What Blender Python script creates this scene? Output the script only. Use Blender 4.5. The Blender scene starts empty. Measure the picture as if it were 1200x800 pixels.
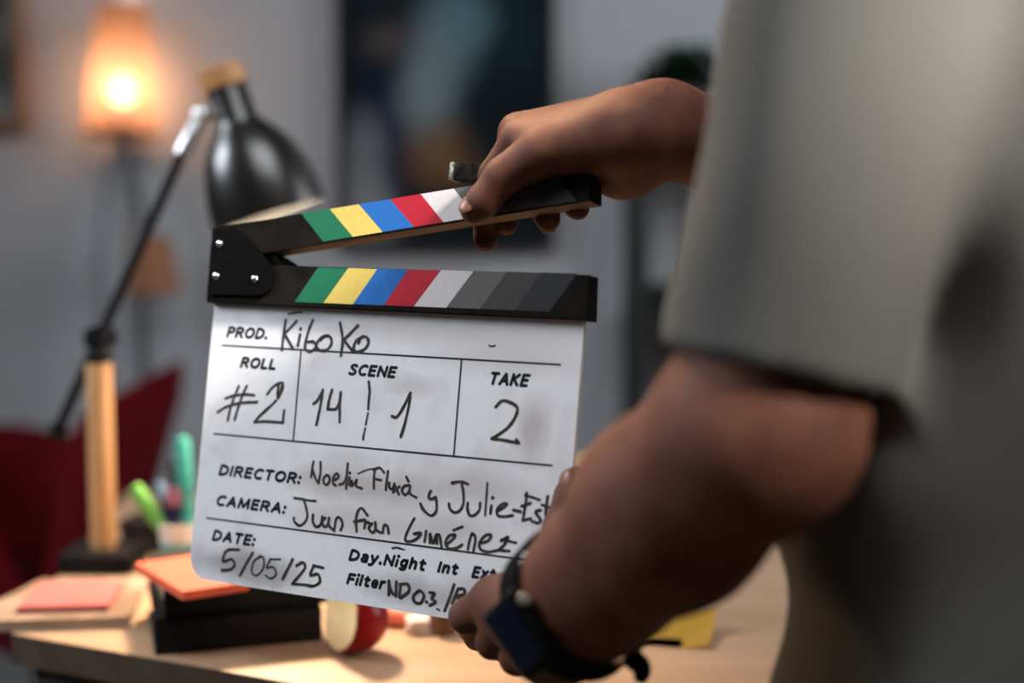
import bpy, bmesh, math, random
import numpy as np
from mathutils import Vector, Matrix, noise as mnoise

SC = bpy.context.scene
COL = SC.collection
random.seed(7)

# ------------------------------------------------------------------ camera, world, lights, exposure
ZC, PITCH, FPX = 1.13, math.radians(5.0), 1666.7      # eye height, tilt down, 50 mm on 36 mm at 1200 px
TZ = 0.783                                            # desk top
cam = bpy.data.cameras.new('camera')
cam.lens = 50.0
cam.sensor_width = 36.0
cam.clip_start = 0.02
cam.dof.use_dof = True
cam.dof.focus_distance = 0.945
cam.dof.aperture_fstop = 1.9
camo = bpy.data.objects.new('camera', cam)
COL.objects.link(camo)
camo.location = (0, 0, ZC)
camo.rotation_euler = (math.radians(90) - PITCH, 0, 0)
SC.camera = camo

SC.view_settings.view_transform = 'Standard'
SC.view_settings.look = 'None'
SC.view_settings.gamma = 1.0
SC.view_settings.use_curve_mapping = False
SC.view_settings.exposure = 0.0

world = bpy.data.worlds.new('world')
SC.world = world
world.use_nodes = True
world.node_tree.nodes['Background'].inputs[0].default_value = (0.80, 0.90, 1.0, 1)
world.node_tree.nodes['Background'].inputs[1].default_value = 0.045


def area_light(name, loc, target, sx, sy, power, color):
    l = bpy.data.lights.new(name, 'AREA')
    l.shape = 'RECTANGLE'
    l.size, l.size_y = sx, sy
    l.energy = power
    l.color = color
    o = bpy.data.objects.new(name, l)
    COL.objects.link(o)
    o.location = loc
    o.rotation_euler = (Vector(target) - Vector(loc)).to_track_quat('-Z', 'Y').to_euler()
    return o


wl_ = wl_ = wl_ = wl_ = area_light('window_light', (-2.3, 1.10, 2.20), (-0.15, 1.12, 1.10), 0.72, 0.85, 18, (0.86, 0.93, 1.0))
wl_.data.spread = math.radians(100)
area_light('overhead_fill_light', (0.28, 0.34, 2.6), (0.0, 0.95, 1.0), 1.2, 1.0, 26, (0.95, 0.975, 1.0))  # unseen fill added overhead to light the board and sleeve
sl_ = area_light('side_light', (1.6, -0.30, 2.6), (0.33, 0.58, 1.46), 0.30, 0.30, 2.5, (1.0, 0.95, 0.88))
sl_.data.spread = math.radians(12)
area_light('far_wall_fill_light', (2.6, 1.5, 1.9), (0.8, 2.9, 1.6), 1.0, 1.2, 44, (0.97, 0.98, 1.0))  # added fill that brightens the right of the back wall, no window known
bl_ = area_light('added_hand_key_light', (-0.70, 1.85, 2.45), (0.03, 0.93, 1.22), 0.3, 0.3, 0.92, (1.0, 0.66, 0.38))  # added narrow warm key for the top of the raised hand
bl_.data.spread = math.radians(22)

# ------------------------------------------------------------------ measuring helpers
CF = Vector((0, math.cos(PITCH), -math.sin(PITCH)))
CD = Vector((0, -math.sin(PITCH), -math.cos(PITCH)))
CR = Vector((1, 0, 0))
EYE = Vector((0, 0, ZC))


def ray(px, py):
    return CR * ((px - 600) / FPX) + CD * ((py - 400) / FPX) + CF


def W(px, py, d):                 # a point of the room at distance d along the line of sight
    return EYE + ray(px, py) * d


def T(px, py, z=TZ):              # a point on a level surface
    r = ray(px, py)
    return EYE + r * ((z - ZC) / r.z)


# ------------------------------------------------------------------ materials
def mat(name, color, rough=0.5, metal=0.0, noise=0.0, scale=40.0, bump=0.0, bscale=200.0, spec=0.2,
        emit=None, estr=0.0, sss=0.0, trans=0.0, coat=0.0, color2=None):
    m = bpy.data.materials.new(name)
    m.use_nodes = True
    nt = m.node_tree
    p = nt.nodes['Principled BSDF']
    p.inputs['Base Color'].default_value = (*color, 1)
    p.inputs['Roughness'].default_value = rough
    p.inputs['Metallic'].default_value = metal
    p.inputs['Specular IOR Level'].default_value = spec
    p.inputs['Coat Weight'].default_value = coat
    if sss:
        p.inputs['Subsurface Weight'].default_value = sss
        p.inputs['Subsurface Radius'].default_value = (1.0, 0.35, 0.2)
        p.inputs['Subsurface Scale'].default_value = 0.006
    if trans:
        p.inputs['Transmission Weight'].default_value = trans
    if emit:
        p.inputs['Emission Color'].default_value = (*emit, 1)
        p.inputs['Emission Strength'].default_value = estr
    tc = nt.nodes.new('ShaderNodeTexCoord')
    n = nt.nodes.new('ShaderNodeTexNoise')
    n.inputs['Scale'].default_value = scale
    n.inputs['Detail'].default_value = 6
    nt.links.new(tc.outputs['Object'], n.inputs['Vector'])
    mx = nt.nodes.new('ShaderNodeMix')
    mx.data_type = 'RGBA'
    mx.inputs[6].default_value = (*color, 1)
    c2 = color2 or tuple(c * (1 - noise) for c in color)
    mx.inputs[7].default_value = (*c2, 1)
    mr = nt.nodes.new('ShaderNodeMapRange')
    mr.inputs[1].default_value, mr.inputs[2].default_value = 0.35, 0.65
    nt.links.new(n.outputs['Fac'], mr.inputs[0])
    nt.links.new(mr.outputs[0], mx.inputs[0])
    nt.links.new(mx.outputs[2], p.inputs['Base Color'])
    if bump:
        n2 = nt.nodes.new('ShaderNodeTexNoise')
        n2.inputs['Scale'].default_value = bscale
        nt.links.new(tc.outputs['Object'], n2.inputs['Vector'])
        b = nt.nodes.new('ShaderNodeBump')
        b.inputs['Strength'].default_value = bump
        b.inputs['Distance'].default_value = 0.002
        nt.links.new(n2.outputs['Fac'], b.inputs['Height'])
        nt.links.new(b.outputs['Normal'], p.inputs['Normal'])
    return m


def wood(name, c1, c2, rough=0.5, scale=(1, 14, 14), rot=0.0):
    m = bpy.data.materials.new(name)
    m.use_nodes = True
    nt = m.node_tree
    p = nt.nodes['Principled BSDF']
    p.inputs['Roughness'].default_value = rough
    tc = nt.nodes.new('ShaderNodeTexCoord')
    mp = nt.nodes.new('ShaderNodeMapping')
    mp.inputs['Scale'].default_value = scale
    mp.inputs['Rotation'].default_value = (0, 0, rot)
    n = nt.nodes.new('ShaderNodeTexNoise')
    n.inputs['Scale'].default_value = 3.0
    n.inputs['Detail'].default_value = 8
    n.inputs['Distortion'].default_value = 0.6
    r = nt.nodes.new('ShaderNodeValToRGB')
    r.color_ramp.elements[0].position, r.color_ramp.elements[1].position = 0.35, 0.7
    r.color_ramp.elements[0].color = (*c1, 1)
    r.color_ramp.elements[1].color = (*c2, 1)
    nt.links.new(tc.outputs['Object'], mp.inputs['Vector'])
    nt.links.new(mp.outputs[0], n.inputs['Vector'])
    nt.links.new(n.outputs['Fac'], r.inputs[0])
    nt.links.new(r.outputs[0], p.inputs['Base Color'])
    return m


def blobs(m, base, items, noise_amt=0.0, nscale=6.0, swap='XZ'):
    """stains and paint patches at their own places: items = (u, v, ru, rv, color, strength, softness)"""
    nt = m.node_tree
    p = nt.nodes['Principled BSDF']
    tc = nt.nodes.new('ShaderNodeTexCoord')
    vec = tc.outputs['Object']
    nz = nt.nodes.new('ShaderNodeTexNoise')
    nz.inputs['Scale'].default_value = nscale
    nz.inputs['Detail'].default_value = 5
    nt.links.new(vec, nz.inputs['Vector'])
    if noise_amt:
        sb = nt.nodes.new('ShaderNodeVectorMath'); sb.operation = 'SUBTRACT'
        sb.inputs[1].default_value = (0.5, 0.5, 0.5)
        nt.links.new(nz.outputs['Color'], sb.inputs[0])
        sc = nt.nodes.new('ShaderNodeVectorMath'); sc.operation = 'SCALE'
        sc.inputs['Scale'].default_value = noise_amt
        nt.links.new(sb.outputs[0], sc.inputs[0])
        ad = nt.nodes.new('ShaderNodeVectorMath'); ad.operation = 'ADD'
        nt.links.new(vec, ad.inputs[0]); nt.links.new(sc.outputs[0], ad.inputs[1])
        vec = ad.outputs[0]
    cur = base
    for (u, v, ru, rv, col, st, soft) in items:
        s = nt.nodes.new('ShaderNodeVectorMath'); s.operation = 'SUBTRACT'
        s.inputs[1].default_value = (u, 0, v)
        nt.links.new(vec, s.inputs[0])
        q = nt.nodes.new('ShaderNodeVectorMath'); q.operation = 'MULTIPLY'
        q.inputs[1].default_value = (1 / ru, 0, 1 / rv)
        nt.links.new(s.outputs[0], q.inputs[0])
        ln = nt.nodes.new('ShaderNodeVectorMath'); ln.operation = 'LENGTH'
        nt.links.new(q.outputs[0], ln.inputs[0])
        mr = nt.nodes.new('ShaderNodeMapRange')
        mr.inputs[1].default_value, mr.inputs[2].default_value = 1 + soft, 1 - soft
        mr.inputs[3].default_value, mr.inputs[4].default_value = 0, st
        nt.links.new(ln.outputs['Value'], mr.inputs[0])
        mx = nt.nodes.new('ShaderNodeMix'); mx.data_type = 'RGBA'
        nt.links.new(mr.outputs[0], mx.inputs[0])
        if isinstance(cur, tuple):
            mx.inputs[6].default_value = (*cur, 1)
        else:
            nt.links.new(cur, mx.inputs[6])
        mx.inputs[7].default_value = (*col, 1)
        cur = mx.outputs[2]
    nt.links.new(cur, p.inputs['Base Color'])


# ------------------------------------------------------------------ object helpers
def link(o, parent=None):
    COL.objects.link(o)
    if parent is not None:
        o.parent = parent
    return o


def thing(name, label, cat, loc=(0, 0, 0), group=None, matrix=None):
    o = bpy.data.objects.new(name, None)
    o.empty_display_size = 0.05
    COL.objects.link(o)
    if matrix is not None:
        o.matrix_world = matrix
    else:
        o.location = loc
    return tag(o, label, cat, group)


def tag(o, label, cat, group=None):
    o['label'] = label
    o['category'] = cat
    if group:
        o['group'] = group
    return o


def finish(bm, smooth=True, angle=35):
    bmesh.ops.recalc_face_normals(bm, faces=bm.faces)
    if smooth:
        for f in bm.faces:
            f.smooth = True
        for e in bm.edges:
            if len(e.link_faces) == 2 and e.calc_face_angle(0) > math.radians(angle):
                e.smooth = False


def obj(name, bm, m, parent=None, world_coords=True, smooth=True):
    """one mesh object; geometry given in room coordinates unless the parent says otherwise"""
    finish(bm, smooth)
    me = bpy.data.meshes.new(name)
    bm.to_mesh(me)
    bm.free()
    for mm in (m if isinstance(m, (list, tuple)) else [m]):
        me.materials.append(mm)
    o = bpy.data.objects.new(name, me)
    link(o, parent)
    if parent is not None and world_coords:
        bpy.context.view_layer.update()
        o.matrix_parent_inverse = parent.matrix_world.inverted()
    return o


def add_box(bm, size, mtx=Matrix(), bevel=0.0, seg=2, mi=0):
    r = bmesh.ops.create_cube(bm, size=1.0)
    vs = r['verts']
    for v in vs:
        v.co = Vector((v.co.x * size[0], v.co.y * size[1], v.co.z * size[2]))
    fs = {f for v in vs for f in v.link_faces}
    es = {e for v in vs for e in v.link_edges}
    if bevel:
        rb = bmesh.ops.bevel(bm, geom=list(es), offset=bevel, segments=seg, profile=0.6, affect='EDGES')
        vs = list({v for f in rb['faces'] for v in f.verts} | {v for v in vs if v.is_valid})
    for v in vs:
        v.co = mtx @ v.co
    for f in {f for v in vs for f in v.link_faces}:
        f.material_index = mi


def add_prism(bm, pts, a, b, mtx=Matrix(), bevel=0.0, mi=0, seg=2):
    """polygon pts in the local XZ plane, extruded along local Y from a to b"""
    lo = [bm.verts.new(Vector((x, a, z))) for x, z in pts]
    f = bm.faces.new(lo)
    ex = bmesh.ops.extrude_face_region(bm, geom=[f])
    hi = [g for g in ex['geom'] if isinstance(g, bmesh.types.BMVert)]
    for v in hi:
        v.co.y = b
    vs = set(lo) | set(hi)
    if bevel:
        es = [e for e in {e for v in vs for e in v.link_edges} if abs(e.verts[0].co.y - e.verts[1].co.y) < 1e-9]
        rb = bmesh.ops.bevel(bm, geom=es, offset=bevel, segments=seg, profile=0.6, affect='EDGES')
        vs = {v for v in vs if v.is_valid} | {v for f in rb['faces'] for v in f.verts}
    for v in vs:
        v.co = mtx @ v.co
    for f in {f for v in vs for f in v.link_faces}:
        f.material_index = mi


def frame(origin, zdir, xhint=Vector((1, 0, 0))):
    z = Vector(zdir).normalized()
    x = Vector(xhint) - z * Vector(xhint).dot(z)
    if x.length < 1e-4:
        x = Vector((0, 1, 0)) - z * z.y
    x.normalize()
    y = z.cross(x)
    m = Matrix((x, y, z)).transposed().to_4x4()
    m.translation = origin
    return m


def add_lathe(bm, prof, mtx=Matrix(), seg=40, mi=0, cap=True):
    rings = []
    for r, z in prof:
        rings.append([bm.verts.new(mtx @ Vector((r * math.cos(2 * math.pi * i / seg), r * math.sin(2 * math.pi * i / seg), z)))
                      for i in range(seg)])
    for A, B in zip(rings, rings[1:]):
        for i in range(seg):
            f = bm.faces.new((A[i], A[(i + 1) % seg], B[(i + 1) % seg], B[i]))
            f.material_index = mi
    if cap:
        for R_ in (rings[0], rings[-1]):
            f = bm.faces.new(R_)
            f.material_index = mi


def add_tube(bm, pts, rad, seg=12, mi=0):
    pts = [Vector(p) for p in pts]
    n = len(pts)
    rads = rad if isinstance(rad, (list, tuple)) else [rad] * n
    rings = []
    up = None
    for i, p in enumerate(pts):
        t = (pts[min(i + 1, n - 1)] - pts[max(i - 1, 0)]).normalized()
        if up is None:
            up = t.orthogonal().normalized()
        up = (up - t * up.dot(t)).normalized()
        sd = t.cross(up)
        rings.append([bm.verts.new(p + (up * math.cos(2 * math.pi * k / seg) + sd * math.sin(2 * math.pi * k / seg)) * rads[i])
                      for k in range(seg)])
    for A, B in zip(rings, rings[1:]):
        for i in range(seg):
            bm.faces.new((A[i], A[(i + 1) % seg], B[(i + 1) % seg], B[i])).material_index = mi
    for R_ in (rings[0], rings[-1]):
        bm.faces.new(R_).material_index = mi


def add_ball(bm, mtx, seg=16, mi=0):
    r = bmesh.ops.create_uvsphere(bm, u_segments=seg, v_segments=max(6, seg // 2), radius=1.0)
    for v in r['verts']:
        v.co = mtx @ v.co
    for f in {f for v in r['verts'] for f in v.link_faces}:
        f.material_index = mi


def catmull(pts, n=6):
    pts = [Vector(p) for p in pts]
    if len(pts) < 3:
        return pts
    P = [pts[0] * 2 - pts[1]] + pts + [pts[-1] * 2 - pts[-2]]
    out = []
    for i in range(1, len(P) - 2):
        for k in range(n):
            t = k / n
            a, b, c, d = P[i - 1], P[i], P[i + 1], P[i + 2]
            out.append(0.5 * ((2 * b) + (c - a) * t + (2 * a - 5 * b + 4 * c - d) * t * t + (3 * b - a - 3 * c + d) * t ** 3))
    out.append(pts[-1])
    return out


def yaw_frame(p, xdir):
    """level frame at p whose X runs along xdir"""
    x = Vector((xdir[0], xdir[1], 0)).normalized()
    y = Vector((-x.y, x.x, 0))
    m = Matrix((x, y, Vector((0, 0, 1)))).transposed().to_4x4()
    m.translation = p
    return m


# ------------------------------------------------------------------ smooth solid modelling (skin, cloth, fruit)
def cone_d(P, a, b, r1, r2):
    a = np.asarray(a, np.float32); b = np.asarray(b, np.float32)
    ba = b - a
    l2 = float(ba @ ba)
    if l2 < 1e-10:
        return np.linalg.norm(P - a, axis=1) - max(r1, r2)
    rr = r1 - r2
    a2 = l2 - rr * rr
    if a2 <= 0:
        return np.linalg.norm(P - (a if rr > 0 else b), axis=1) - max(r1, r2)
    il2 = 1 / l2
    pa = P - a
    y = pa @ ba
    z = y - l2
    q = pa * l2 - y[:, None] * ba
    x2 = np.einsum('ij,ij->i', q, q)
    y2 = y * y * l2
    z2 = z * z * l2
    k = np.sign(rr) * rr * rr * x2
    d = (np.sqrt(x2 * a2 * il2) + y * rr) * il2 - r1
    d = np.where(np.sign(y) * a2 * y2 < k, np.sqrt(x2 + y2) * il2 - r1, d)
    d = np.where(np.sign(z) * a2 * z2 > k, np.sqrt(x2 + z2) * il2 - r2, d)
    return d


def smin(a, b, k):
    if k <= 0:
        return np.minimum(a, b)
    h = np.clip(0.5 + 0.5 * (b - a) / k, 0, 1)
    return b + (a - b) * h - k * h * (1 - h)


def smax(a, b, k):
    return -smin(-a, -b, k)


def union_d(P, prims, k, ctr=None, rad=0.0):
    """prims: (a, b, r1, r2); those far from the block are skipped"""
    d = None
    for a, b, r1, r2 in prims:
        if ctr is not None:
            av, bv = np.asarray(a), np.asarray(b)
            ab = bv - av
            t = 0 if ab @ ab < 1e-12 else np.clip(((ctr - av) @ ab) / (ab @ ab), 0, 1)
            if np.linalg.norm(ctr - av - ab * t) - max(r1, r2) > rad + 0.05:
                continue
        e = cone_d(P, a, b, r1, r2)
        d = e if d is None else smin(d, e, k)
    return np.full(len(P), 1.0, np.float32) if d is None else d


def solid(field, lo, hi, h, n=8):
    """surface nets over the blocks that the surface crosses; returns (verts, quads)"""
    lo = np.asarray(lo, np.float32); hi = np.asarray(hi, np.float32)
    nb = np.ceil((hi - lo) / (h * n)).astype(int)
    g = np.stack(np.meshgrid(*[np.arange(k) for k in nb], indexing='ij'), -1).reshape(-1, 3)
    ctr = lo + (g + 0.5) * (n * h)
    R = n * h * 0.9 + 2 * h
    keep = []
    sup = 4                                     # coarse pass by super-blocks of 4x4x4
    key = g // sup
    ks, inv_ = np.unique(key, axis=0, return_inverse=True)
    inv_ = inv_.reshape(-1)
    order = np.argsort(inv_, kind='stable')
    starts = np.searchsorted(inv_[order], np.arange(len(ks) + 1))
    cs = lo + (ks + 0.5) * (sup * n * h)
    Rs = sup * n * h * 0.9
    ds = np.abs(field(cs.astype(np.float32), None, 0))
    verts_k, verts_p, quads = [], [], []
    big = np.array([100003, 100003], np.int64)
    off = np.array([[i, j, k] for i in (0, 1) for j in (0, 1) for k in (0, 1)])
    edges = [(0, 1), (2, 3), (4, 5), (6, 7), (0, 2), (1, 3), (4, 6), (5, 7), (0, 4), (1, 5), (2, 6), (3, 7)]
    ar = np.arange(-1, n + 1)
    loc = np.stack(np.meshgrid(ar, ar, ar, indexing='ij'), -1).reshape(-1, 3)

    def gid(c):
        c = c.astype(np.int64) + 8
        return (c[..., 0] * 40000 + c[..., 1]) * 40000 + c[..., 2]
    for si in range(len(ks)):
        if ds[si] > Rs + 0.03:
            continue
        ids = order[starts[si]:starts[si + 1]]
        c0 = ctr[ids].astype(np.float32)
        dd = np.abs(field(c0, cs[si], Rs))
        ids = ids[dd < R + 0.004]
        if not len(ids):
            continue
        base = g[ids] * n
        idx = base[:, None, :] + loc[None]
        P = (lo + idx.reshape(-1, 3) * h).astype(np.float32)
        D = field(P, cs[si], Rs).reshape(len(ids), n + 2, n + 2, n + 2)
        D = np.where(D == 0, 1e-7, D)
        S = D < 0
        m = n + 1
        C = np.stack([S[:, o[0]:o[0] + m, o[1]:o[1] + m, o[2]:o[2] + m] for o in off], -1)
        s = C.sum(-1)
        act = np.argwhere((s > 0) & (s < 8))
        if not len(act):
            continue
        cd = np.stack([D[act[:, 0], act[:, 1] + o[0], act[:, 2] + o[1], act[:, 3] + o[2]] for o in off], -1)
        acc = np.zeros((len(act), 3)); cnt = np.zeros(len(act))
        for e0, e1 in edges:
            d0, d1 = cd[:, e0], cd[:, e1]
            x = (d0 < 0) != (d1 < 0)
            t = np.where(x, d0 / np.where(x, d0 - d1, 1), 0)
            pt = off[e0] + (off[e1] - off[e0]) * t[:, None]
            acc += np.where(x[:, None], pt, 0); cnt += x
        cell = base[act[:, 0]] + act[:, 1:] - 1
        verts_k.append(gid(cell)); verts_p.append(lo + (cell + acc / cnt[:, None]) * h)
        for ax in range(3):
            u, v = (ax + 1) % 3, (ax + 2) % 3
            A = S[:, 1:n + 1, 1:n + 1, 1:n + 1]
            sl = [slice(1, n + 1)] * 3
            sl[ax] = slice(2, n + 2)
            B = S[(slice(None), *sl)]
            w = np.argwhere(A != B)
            if not len(w):
                continue
            ins = A[w[:, 0], w[:, 1], w[:, 2], w[:, 3]]
            c = base[w[:, 0]] + w[:, 1:]
            eu = np.zeros(3, int); eu[u] = 1
            ev = np.zeros(3, int); ev[v] = 1
            q = np.stack([gid(c - eu - ev), gid(c - ev), gid(c), gid(c - eu)], -1)
            q[~ins] = q[~ins][:, ::-1]
            quads.append(q)
    K = np.concatenate(verts_k); V = np.concatenate(verts_p); Q = np.concatenate(quads)
    uk, ui = np.unique(K, return_index=True)
    V = V[ui]
    qi = np.searchsorted(uk, Q)
    qi = np.clip(qi, 0, len(uk) - 1)
    ok = (uk[qi] == Q).all(1)
    return V.astype(np.float32), qi[ok].astype(np.int32)


def solid_obj(name, VQ, m, parent=None, mat_index=None):
    V, Q = VQ
    me = bpy.data.meshes.new(name)
    me.vertices.add(len(V)); me.vertices.foreach_set('co', V.ravel())
    me.loops.add(Q.size); me.loops.foreach_set('vertex_index', Q.ravel())
    me.polygons.add(len(Q))
    me.polygons.foreach_set('loop_start', np.arange(len(Q), dtype=np.int32) * 4)
    me.polygons.foreach_set('loop_total', np.full(len(Q), 4, np.int32))
    me.polygons.foreach_set('use_smooth', np.ones(len(Q), bool))
    for mm in (m if isinstance(m, (list, tuple)) else [m]):
        me.materials.append(mm)
    if mat_index is not None:
        me.polygons.foreach_set('material_index', mat_index.astype(np.int32))
    me.update(calc_edges=True)
    me.validate()
    o = bpy.data.objects.new(name, me)
    link(o, parent)
    if parent is not None:
        bpy.context.view_layer.update()
        o.matrix_parent_inverse = parent.matrix_world.inverted()
    return o


def ball_mtx(c, sx, sy, sz, zdir=(0, 0, 1), xhint=(1, 0, 0)):
    return frame(c, zdir, Vector(xhint)) @ Matrix.Diagonal((sx, sy, sz, 1))


# ------------------------------------------------------------------ the room
WALL_Y = 2.75


def on_wall(px, py, y=WALL_Y):
    r = ray(px, py)
    return EYE + r * (y / r.y)


M_wall = mat('painted_wall', (0.345, 0.362, 0.388), rough=0.85, noise=0.04, scale=3, bump=0.05)
M_floor = wood('floor_boards', (0.16, 0.10, 0.06), (0.26, 0.17, 0.10), rough=0.5, scale=(14, 1, 1))

bm = bmesh.new()
add_box(bm, (7.0, 0.1, 2.9), Matrix.Translation((0, WALL_Y + 0.05, 1.45)))
o = obj('wall_back', bm, M_wall); o['kind'] = 'structure'
bm = bmesh.new()
add_box(bm, (7.0, 5.2, 0.1), Matrix.Translation((0, 0.2, -0.05)))
o = obj('floor', bm, M_floor); o['kind'] = 'structure'

# ------------------------------------------------------------------ desk
M_desk = wood('birch_desk_top', (0.40, 0.25, 0.15), (0.48, 0.31, 0.195), rough=0.42, scale=(2, 10, 10), rot=0.5)
M_desk_dark = mat('dark_desk_panel', (0.075, 0.07, 0.068), rough=0.6, noise=0.2)
M_black_metal = mat('black_metal', (0.012, 0.012, 0.013), rough=0.4)

pA = T(13, 742)
pB0 = T(340, 800)
edir = (pB0 - pA); edir.z = 0; edir.normalize()
pB = pA + edir * ((0.135 - pA.x) / edir.x)
pD = pA + (T(85, 655) - pA).normalized() * 0.62
pC = Vector((0.66, 1.66, TZ))
top = [(p.x, p.y) for p in (pA, pB, pC, pD)]
desk = thing('desk', 'pale birch desk with a dark panel front, standing under the lamp, boxes and magazine', 'desk',
             (sum(p[0] for p in top) / 4, sum(p[1] for p in top) / 4, 0))


def add_slab(bm, poly, z0, z1, bevel=0.0):
    # poly lies in plan; the prism helper extrudes along Y, so turn Y up
    m = Matrix(((1, 0, 0, 0), (0, 0, 1, 0), (0, 1, 0, 0), (0, 0, 0, 1)))
    add_prism(bm, poly, z0, z1, m, bevel)


bm = bmesh.new(); add_slab(bm, top, TZ - 0.026, TZ)
bmesh.ops.recalc_face_normals(bm, faces=bm.faces)
for f_ in bm.faces:
    f_.material_index = 1 if abs(f_.normal.z) < 0.5 else 0
M_shaded_edge = mat('shaded_edge_brown', (0.085, 0.060, 0.042), rough=0.6, noise=0.2)  # shadow on the desk edge put into a darker brown
obj('desk_top', bm, [M_desk, M_shaded_edge], desk)


def edge_panel(name, p, q, z0, z1, th, m, inset, t0, t1):
    d = (q - p); d.z = 0; L = d.length; d.normalize()
    nrm = Vector((-d.y, d.x, 0))
    bm = bmesh.new()
    c = p + d * (L * (t0 + t1) / 2) + nrm * inset
    fm = yaw_frame(Vector((c.x, c.y, (z0 + z1) / 2)), d)
    add_box(bm, (L * (t1 - t0), th, z1 - z0), fm, 0.002)
    return obj(name, bm, m, desk)


edge_panel('front_panel', pA, pB, 0.30, TZ - 0.028, 0.018, M_desk_dark, 0.02, 0.022, 0.30)
edge_panel('front_panel', pA, pB, 0.30, TZ - 0.028, 0.018, M_desk_dark, 0.02, 0.305, 0.985)
for px_, py_ in ((pA + (pC - pA) * 0.06).xy, (pB + (pD - pB) * 0.07).xy, (pC + (pA - pC) * 0.06).xy, (pD + (pB - pD) * 0.06).xy):
    bm = bmesh.new()
    add_box(bm, (0.045, 0.045, TZ - 0.026), Matrix.Translation((px_, py_, (TZ - 0.026) / 2)), 0.003)
    obj('leg', bm, M_black_metal, desk)

# ------------------------------------------------------------------ wall pictures
def picture(name, label, x0, x1, y0, y1, fw, M_frame, M_canvas, depth=0.03):
    a, b = on_wall(x0, y0), on_wall(x1, y1)
    w, h = b.x - a.x, a.z - b.z
    c = Vector(((a.x + b.x) / 2, WALL_Y - depth / 2, (a.z + b.z) / 2))
    t = thing(name, label, 'picture', (c.x, WALL_Y - depth / 2, b.z))
    bm = bmesh.new()
    add_box(bm, (w - 2 * fw, depth * 0.5, h - 2 * fw))
    o = obj('canvas', bm, M_canvas, t, world_coords=False)
    o.location = (0, depth * 0.1, h / 2)
    bm = bmesh.new()
    for sx in (-1, 1):
        add_box(bm, (fw, depth, h), Matrix.Translation((sx * (w - fw) / 2, 0, h / 2)), 0.002)
        add_box(bm, (w - 2 * fw, depth, fw), Matrix.Translation((0, 0, h / 2 + sx * (h - fw) / 2)), 0.002)
    obj('picture_frame', bm, M_frame, t, world_coords=False)
    return t, w, h


M_canvas = mat('painted_canvas', (0.012, 0.020, 0.030), rough=0.9, noise=0.3, scale=5)
t, w, h = picture('painting', 'dark navy abstract painting with a pale diagonal patch on the back wall', 393, 650, -150, 292, 0.012,
                  mat('dark_picture_frame', (0.015, 0.016, 0.02), 0.5), M_canvas)
pxm = w / 257.0                      # wall metres for one photo pixel


def cv(px, py):                      # photo place -> place on the canvas
    return (px - 521.5) * pxm, (71 - py) * pxm


items = []
for px_, py_, rx, ry, c, s, so in [
        (600, 60, 70, 120, (0.0028, 0.0120, 0.0164), 0.9, 0.6), (470, 30, 40, 60, (0.0054, 0.0102, 0.0136), 0.8, 0.6),
        (455, 165, 38, 75, (0.0020, 0.0074, 0.0290), 0.95, 0.6), (560, 250, 80, 50, (0.0028, 0.0054, 0.0102), 0.9, 0.6),
        (425, 185, 24, 50, (0.1653, 0.1744, 0.1847), 0.7, 0.6), (428, 250, 30, 40, (0.2326, 0.2417, 0.2519), 0.75, 0.6),
        (520, 50, 34, 50, (0.1060, 0.1653, 0.1847), 0.85, 0.6), (500, 110, 30, 50, (0.1459, 0.1847, 0.1938), 0.9, 0.6),
        (545, 20, 30, 34, (0.0684, 0.1459, 0.1653), 0.8, 0.6), (520, 185, 36, 34, (0.1653, 0.0866, 0.0353), 0.8, 0.7),
        (455, 48, 26, 16, (0.0866, 0.0684, 0.0684), 0.6, 0.7), (590, 150, 45, 60, (0.0018, 0.0062, 0.0108), 0.8, 0.6)]:
    u, v = cv(px_, py_)
    items.append((u, v, rx * pxm, ry * pxm, c, s, so))
blobs(M_canvas, (0.003, 0.007, 0.011), items, noise_amt=0.04, nscale=9)

M_leafy = mat('leaf_print', (0.30, 0.31, 0.30), rough=0.6, noise=0.2, scale=5)
t, w, h = picture('framed_print', 'dark leafy print in a brown wood frame at the far left of the back wall', -150, 36, -230, 152, 0.024,
                  mat('brown_wood_frame', (0.22, 0.15, 0.11), 0.5, noise=0.3, scale=20), M_leafy)
pxp = w / 186.0
blobs(M_leafy, (0.25, 0.26, 0.26),
      [((6 + 57) * pxp, (-39 - 85) * pxp, 14 * pxp, 46 * pxp, (0.01, 0.03, 0.025), 0.95, 0.5),
       ((-5 + 57) * pxp, (-39 - 5) * pxp, 18 * pxp, 30 * pxp, (0.01, 0.014, 0.02), 0.95, 0.5),
       ((-40 + 57) * pxp, (-39 - 60) * pxp, 22 * pxp, 70 * pxp, (0.01, 0.03, 0.02), 0.9, 0.5),
       ((-90 + 57) * pxp, (-39 - 30) * pxp, 22 * pxp, 60 * pxp, (0.01, 0.03, 0.02), 0.9, 0.5)], noise_amt=0.02, nscale=20)

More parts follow.
